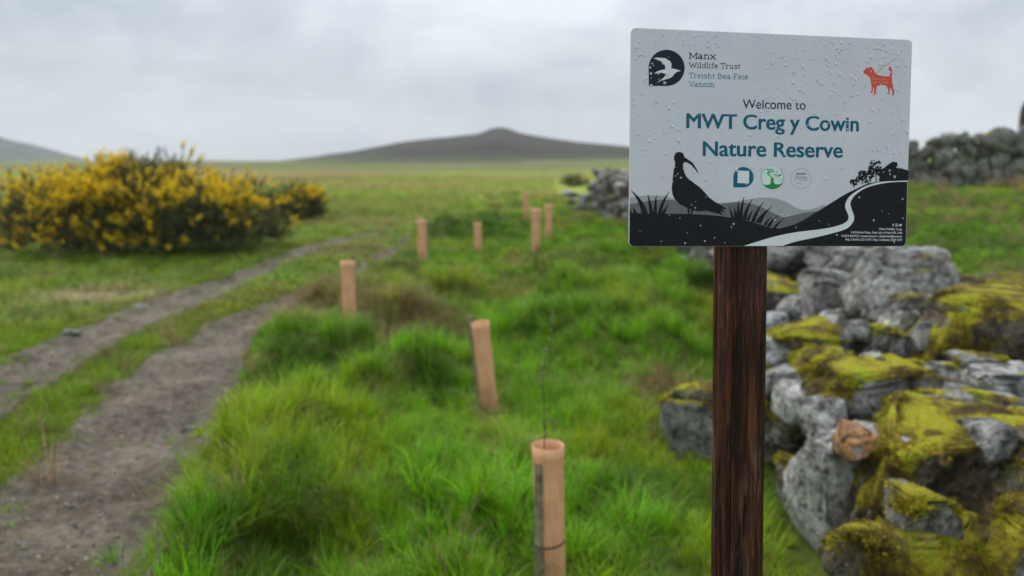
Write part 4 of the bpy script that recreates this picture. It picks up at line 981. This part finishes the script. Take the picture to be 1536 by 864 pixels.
# (base u, base v, top u, height, radius, stake direction deg, label)
GUARDS = [
 (827, 900, 821, .60, .056, 229, 'nearest tan tube guard with a grey stake, holding a bare sapling'),
 (736, 616, 722, .60, .056, 150, 'leaning tan tube guard in long grass, second nearest the camera'),
 (525, 494, 524, .60, .058, 60, 'tan tube guard standing alone beside the right wheel rut'),
 (634, 398, 633, .60, .058, 40, 'tan tube guard beyond the rut, leftmost of the distant group'),
 (717, 388, 716, .60, .060, 80, 'tan tube guard in the middle of the distant group, between two dark tussocks'),
 (804, 383, 803, .72, .068, 120, 'widest and tallest tan tube guard of the distant group'),
 (823, 362, 823, .64, .058, 60, 'tan tube guard just right of and behind the widest one'),
 (789, 330, 788, .64, .058, 60, 'small tan tube guard left of and behind the widest one'),
]
GUARD_POS = []
for q, (u, v, ut, h, rad, sd, lab) in enumerate(GUARDS):
    p = on_ground(u, v, 0.0)
    for _ in range(4):
        z = float(height(p[0:1], p[1:2])[0]); 
        if q > 0: p = on_ground(u, v, z)
    lean = (ut - u) / FPX * np.linalg.norm(p - CAM) / h
    if q == 0: p = on_ground(u, v, 0.0); z = min(z, .02)
    g = link('tree_guard', None, label=lab, cat='tree guard', group='tan tree guard tubes along the wall', loc=(p[0], p[1], z - .04), rot=(0, math.atan(lean) if q < 2 else 0, 0))
    hh = h + .04; GUARD_POS.append((p, z, h))
    link('tube', tube_mesh(rad, hh, q), TUBE, parent=g)
    a = R(sd); dd = rad + .015
    link('stake', stake_mesh(hh - .055 if q == 0 else hh + .035), STAKE, parent=g, loc=(dd * math.cos(a), dd * math.sin(a), 0), rot=(0, R(-2.0) if q == 0 else 0, a))
    if q < 1:
        for tz in ((hh - .33, hh - .12) if q else (hh - .37, )):
            link('cable_tie', tie_mesh(rad + .006, rad + .006), TIE, parent=g, loc=(.012 * math.cos(a), .012 * math.sin(a), tz), rot=(0, 0, a - R(-75)))
# sapling in the nearest tube
def sapling():
    p, z, h = GUARD_POS[0]; Y = p[1] + .01
    pts = [np.array([p[0] + .0, Y, z])] + [at_depth(u, v, Y) for u, v in ((817, 684), (818, 650), (817, 622), (814, 575), (815, 549), (822, 527), (826, 511), (829, 485), (829, 476), (826, 464))]
    root = link('sapling', None, label='thin bare sapling with pale buds growing from the nearest tube', cat='sapling', loc=(p[0], Y, z))
    o = np.array([p[0], Y, z]); bark = plain('sapling_bark', (.115, .07, .045), .6, .3, .3, 60); bud = plain('pale_bud', (.36, .34, .16), .6, .3, .3, 80)
    def tube_path(P, r0, r1, k=6):
        V = []; F = []
        for i, q in enumerate(P):
            r = r0 + (r1 - r0) * i / (len(P) - 1)
            for j in range(k): V.append((q[0] + r * math.cos(6.2832 * j / k), q[1] + r * math.sin(6.2832 * j / k), q[2] + .2 * r * math.sin(6.28 * j / k)))
        for i in range(len(P) - 1):
            for j in range(k): F.append((i * k + j, i * k + (j + 1) % k, (i + 1) * k + (j + 1) % k, (i + 1) * k + j))
        me = bpy.data.meshes.new('stem'); me.from_pydata([tuple(np.array(v) - o) for v in V], [], F); return smooth(me)
    S_ = smooth_curve([tuple(q) for q in pts], 4); link('stem', tube_path([np.array(q) for q in S_], .0027, .0009), bark, parent=root)
    r = random.Random(5)
    bm_me = None
    V0, F0 = ico(1)
    for k in range(22):
        q = np.array(S_[int(12 + (len(S_) - 13) * k / 21)]); s = r.choice((-1, 1)); L_ = r.uniform(.006, .014) * (1.8 if k in (3, 5, 9) else 1)
        d = np.array([s * r.uniform(.4, 1), r.uniform(-.6, .6), r.uniform(.5, 1.1)]); d /= np.linalg.norm(d)
        side = np.cross(d, [0, 1, .2]); side /= np.linalg.norm(side); th = np.cross(d, side)
        V = q + d * L_ * .5 + (V0[:, 0:1] * side * L_ * .22 + V0[:, 1:2] * th * L_ * .1 + V0[:, 2:3] * d * L_ * .55)
        link('bud', smooth(mesh_np('bud', V - o, F0)), bud, parent=root)
    for (u0, v0, u1, v1) in ((817, 640, 806, 622), (816, 560, 806, 568), (819, 632, 838, 634)):
        link('twig', tube_path([at_depth(u0, v0, Y), at_depth((u0 + u1) / 2, (v0 + v1) / 2 - 1, Y - .02), at_depth(u1, v1, Y - .04)], .0018, .0009), bark, parent=root)
sapling()

# ------------------------------------------------------------------ gorse
def gorse_mats():
    m1, t, b = mat_base('gorse_needles', .6, .25); c = attr(t, 'v').outputs['Fac']
    t.links.new(ramp(t, c, [(0, (.03, .042, .014)), (.6, (.075, .095, .025)), (1, (.16, .17, .045))]), b.inputs['Base Color'])
    m2, t, b = mat_base('gorse_flowers', .6, .2); c = attr(t, 'v').outputs['Fac']
    t.links.new(ramp(t, c, [(0, (.66, .41, .006)), (.6, (.88, .62, .008)), (1, (.93, .72, .02))]), b.inputs['Base Color'])
    tr = N(t, 'ShaderNodeBsdfTranslucent'); t.links.new(b.inputs['Base Color'].links[0].from_socket, tr.inputs[0]); ms = N(t, 'ShaderNodeMixShader'); ms.inputs[0].default_value = .4
    t.links.new(b.outputs[0], ms.inputs[1]); t.links.new(tr.outputs[0], ms.inputs[2]); t.links.new(ms.outputs[0], t.nodes['Material Output'].inputs['Surface'])
    return m1, m2, plain('gorse_stem_bark', (.06, .045, .03), .8, .2, .35, 20)
GN_, GF_, GS_ = gorse_mats()
def gorse(label, cx, cy, rx, ry, h, n, seed, flower=.5, profile=None):
    r = np.random.default_rng(seed); gz = float(height(np.array([cx]), np.array([cy]))[0])
    root = link('gorse_bush', None, label=label, cat='gorse bush', group='flowering gorse', loc=(cx, cy, gz))
    lobes = []
    for k in range(38):
        a = r.uniform(0, 6.28); q = math.sqrt(r.uniform(0, 1)) * .85; lx, ly = rx * q * math.cos(a), ry * q * math.sin(a)
        hh = h * (1 - .38 * q * q) * r.uniform(.72, 1.0); 
        if profile is not None: hh *= np.interp(lx, profile[0], profile[1])
        lobes.append((lx, ly, hh - .3 * h * r.uniform(.7, 1.0), rx * r.uniform(.12, .22) + .12, h * r.uniform(.22, .36)))
        if r.uniform() < .7: lobes.append((lx * 1.05, ly * 1.05, hh * .36, rx * r.uniform(.12, .2) + .1, h * .28))
        lobes.append((lx * 1.02, ly * 1.05, h * .10, rx * r.uniform(.14, .22) + .1, h * .26))
    L = np.array(lobes); per = n // len(L); P = []; D = []
    for lx, ly, lz, lr, lh_ in L:
        d = r.normal(0, 1, (per, 3)); d /= np.linalg.norm(d, axis=1)[:, None]; d[:, 2] = np.abs(d[:, 2]) * .7 + d[:, 2] * .3
        rad = r.uniform(.55, 1.08, (per, 1)) ** .7
        P.append(np.array([lx, ly, lz]) + d * rad * np.array([lr, lr, lh_])); D.append(d + np.array([0, 0, .55]))
    P = np.concatenate(P); D = np.concatenate(D); D /= np.linalg.norm(D, axis=1)[:, None]
    k = P[:, 2] > .04; P, D = P[k], D[k]; m = len(P)
    # needles: a spray is a spike of 20 narrow triangles
    K = 20; T = np.repeat(P, K, 0); DD = np.repeat(D, K, 0); t = np.tile(np.linspace(0, 1, K), m)[:, None]
    L_ = np.repeat(r.uniform(.10, .20, m), K)[:, None]
    b0 = T + DD * t * L_; nd = r.normal(0, 1, (m * K, 3)) + DD * .9; nd /= np.linalg.norm(nd, axis=1)[:, None]
    ln = r.uniform(.03, .075, (m * K, 1)); sd = np.cross(nd, r.normal(0, 1, (m * K, 3))); sd /= np.linalg.norm(sd, axis=1)[:, None]
    V = np.stack([b0 - sd * .009, b0 + sd * .009, b0 + nd * ln], 1).reshape(-1, 3); F = np.arange(len(V)).reshape(-1, 3)
    me = mesh_np('foliage', V, F); fattr(me, 'v', np.repeat(np.clip(np.repeat(r.uniform(0, .8, m), K) + r.normal(0, .15, m * K), 0, 1), 3).astype(np.float32)); link('foliage', me, GN_, parent=root, kind='stuff')
    # flowers in patches, mostly on the upper sprays
    nz = fbm(P[:, 0] * 1.35 + 5, P[:, 1] * 1.35, P[:, 2] * 1.8, seed=seed + 3, oct=3)
    hz = P[:, 2] / h
    pr = sstep(.45, .56, nz) * (.12 + .88 * sstep(.34, .70, hz)) * flower * 2.6 + .025 * flower
    s = r.uniform(0, 1, m) < pr; Q, QD = P[s], D[s]; K = 26; q = len(Q)
    t = r.uniform(.5, 1.35, (q * K, 1)); c = np.repeat(Q, K, 0) + np.repeat(QD, K, 0) * t * .17 + r.normal(0, .022, (q * K, 3))
    a = r.normal(0, 1, (q * K, 3)); a /= np.linalg.norm(a, axis=1)[:, None]; b = np.cross(a, r.normal(0, 1, (q * K, 3))); b /= np.linalg.norm(b, axis=1)[:, None]; sz = r.uniform(.011, .021, (q * K, 1))
    V = np.stack([c - a * sz, c + b * sz, c + a * sz, c - b * sz], 1).reshape(-1, 3); F = np.arange(len(V)).reshape(-1, 4)
    me = mesh_np('flowers', V, F); fattr(me, 'v', np.repeat(r.uniform(0, 1, q * K), 4).astype(np.float32)); link('flowers', me, GF_, parent=root, kind='stuff')
    # stems
    VV = []; FF = []
    for i in range(26):
        lx, ly, lz, lr, lh_ = lobes[i % len(lobes)]; p0 = np.array([lx * .55, ly * .55, -.05]); p2 = np.array([lx, ly, lz + lh_ * .4]); p1 = (p0 + p2) / 2 + r.normal(0, .12, 3); o = len(VV); prev = None
        for s_ in range(7):
            tt = s_ / 6; p = (1 - tt) ** 2 * p0 + 2 * tt * (1 - tt) * p1 + tt * tt * p2; rr = .03 * (1 - .75 * tt)
            for j in range(5): VV.append(tuple(p + np.array([rr * math.cos(1.2566 * j), rr * math.sin(1.2566 * j), 0])))
        for s_ in range(6):
            for j in range(5): FF.append((o + s_ * 5 + j, o + s_ * 5 + (j + 1) % 5, o + s_ * 5 + 5 + (j + 1) % 5, o + s_ * 5 + 5 + j))
    me = bpy.data.meshes.new('stems'); me.from_pydata(VV, [], FF); link('stems', smooth(me), GS_, parent=root, kind='stuff')
    return root
a, b = on_ground(-70, 388), on_ground(392, 388); c_ = (a + b) / 2
gorse('large gorse thicket covered in yellow flowers left of the track', c_[0], c_[1] + .9, (b[0] - a[0]) / 2 + .1, 1.35, 1.80, 7800, 31, .8, ([-2.8, -2.0, -.8, .6, 1.7, 2.6], [.88, .88, .95, 1.05, 1.0, .8]))
a, b = on_ground(388, 333), on_ground(488, 333); c_ = (a + b) / 2
gorse('smaller gorse clump behind the right end of the large thicket', c_[0], c_[1] + .5, (b[0] - a[0]) / 2 * .92, .8, 1.05, 1900, 32, .30)
p = on_ground(408, 362); gorse('tiny dark shrub in the turf beside the large thicket', p[0], p[1], .17, .17, .28, 160, 33, .0)
p = on_ground(862, 282); gorse('low rusty gorse patch on the bank left of the sign', p[0], p[1], .85, .8, .8, 700, 34, .22)

# ------------------------------------------------------------------ loose stones by the track, gravel in the ruts
for u, v, wpx, tone, ms, lab in ((105, 500, 26, BLUE, 0, 'grey stone on the left edge of the far rut'), (211, 460, 24, BLUE, 0, 'smaller grey stone at the grass edge above the far rut'),
                             (123, 686, 17, (.45, .36, .27), 0, 'pale cream pebble on the near rut'), (283, 634, 20, GREY, 0, 'flat grey stone in the middle of the near rut')):
    p = on_ground(u, v); s = wpx / FPX * np.linalg.norm(p - CAM); z = float(height(p[0:1], p[1:2])[0])
    o = link('loose_stone', rock(900 + u, (s, s * .7, s * .45), 3, moss=0)[0], STONE, label=lab, cat='stone', group='loose stones by the track', loc=(p[0], p[1], z + s * .14)); o.color = tuple(tone) + (1,)
def gravel():
    m, t, b = mat_base('gravel_stone', .5, .45); c = attr(t, 'tint', 'INSTANCER').outputs['Color']
    f = noise(t, N(t, 'ShaderNodeTexCoord').outputs['Object'], 3, 3); t.links.new(mixc(t, 1.0, c, ramp(t, f, [(.3, (.7, .7, .7)), (.7, (1.3, 1.3, 1.3))]), 'MULTIPLY'), b.inputs['Base Color'])
    pl = pool('gravel_pebble', [rock(950 + i, (1, .8, .6), 2, cuts=8)[0] for i in range(5)], m)
    P = []; S_ = []; C = []
    for qi, L in enumerate(RUTS):
        n = 16000 if qi == 0 else 7000
        i = np.clip((RNG.uniform(0, 1, n) ** 1.5 * len(L) * .8 + 14).astype(int), 0, len(L) - 2); d = np.gradient(L[:, :2], axis=0); d /= np.linalg.norm(d, axis=1)[:, None]
        s = RNG.normal(0, .5, n).clip(-1.05, 1.05) * L[i, 2]
        x = L[i, 0] + d[i, 1] * s + RNG.normal(0, .05, n); y = L[i, 1] - d[i, 0] * s + RNG.normal(0, .05, n)
        sz = .005 + .028 * RNG.uniform(0, 1, n) ** 5
        z = height(x, y) + .016 + (fbm(x * 5, y * 5, seed=43 + qi, oct=4) - .5) * .06
        P.append(np.stack([x, y, z], 1)); S_.append(np.repeat(sz[:, None], 3, 1) * RNG.uniform(.7, 1.3, (n, 3)))
        base_c = np.array([[.13, .10, .068], [.20, .18, .15], [.09, .07, .05], [.22, .17, .115], [.16, .155, .15]])[RNG.integers(0, 5, n)]; C.append(base_c * RNG.uniform(.6, 1.3, (n, 1)))
    P = np.concatenate(P); n = len(P)
    scatter('gravel', pl, P, RNG.uniform(0, 6.28, (n, 3)), np.concatenate(S_), RNG.integers(0, 5, n), np.concatenate(C), 'loose brown and grey gravel in the muddy wheel ruts', 'gravel')
gravel()
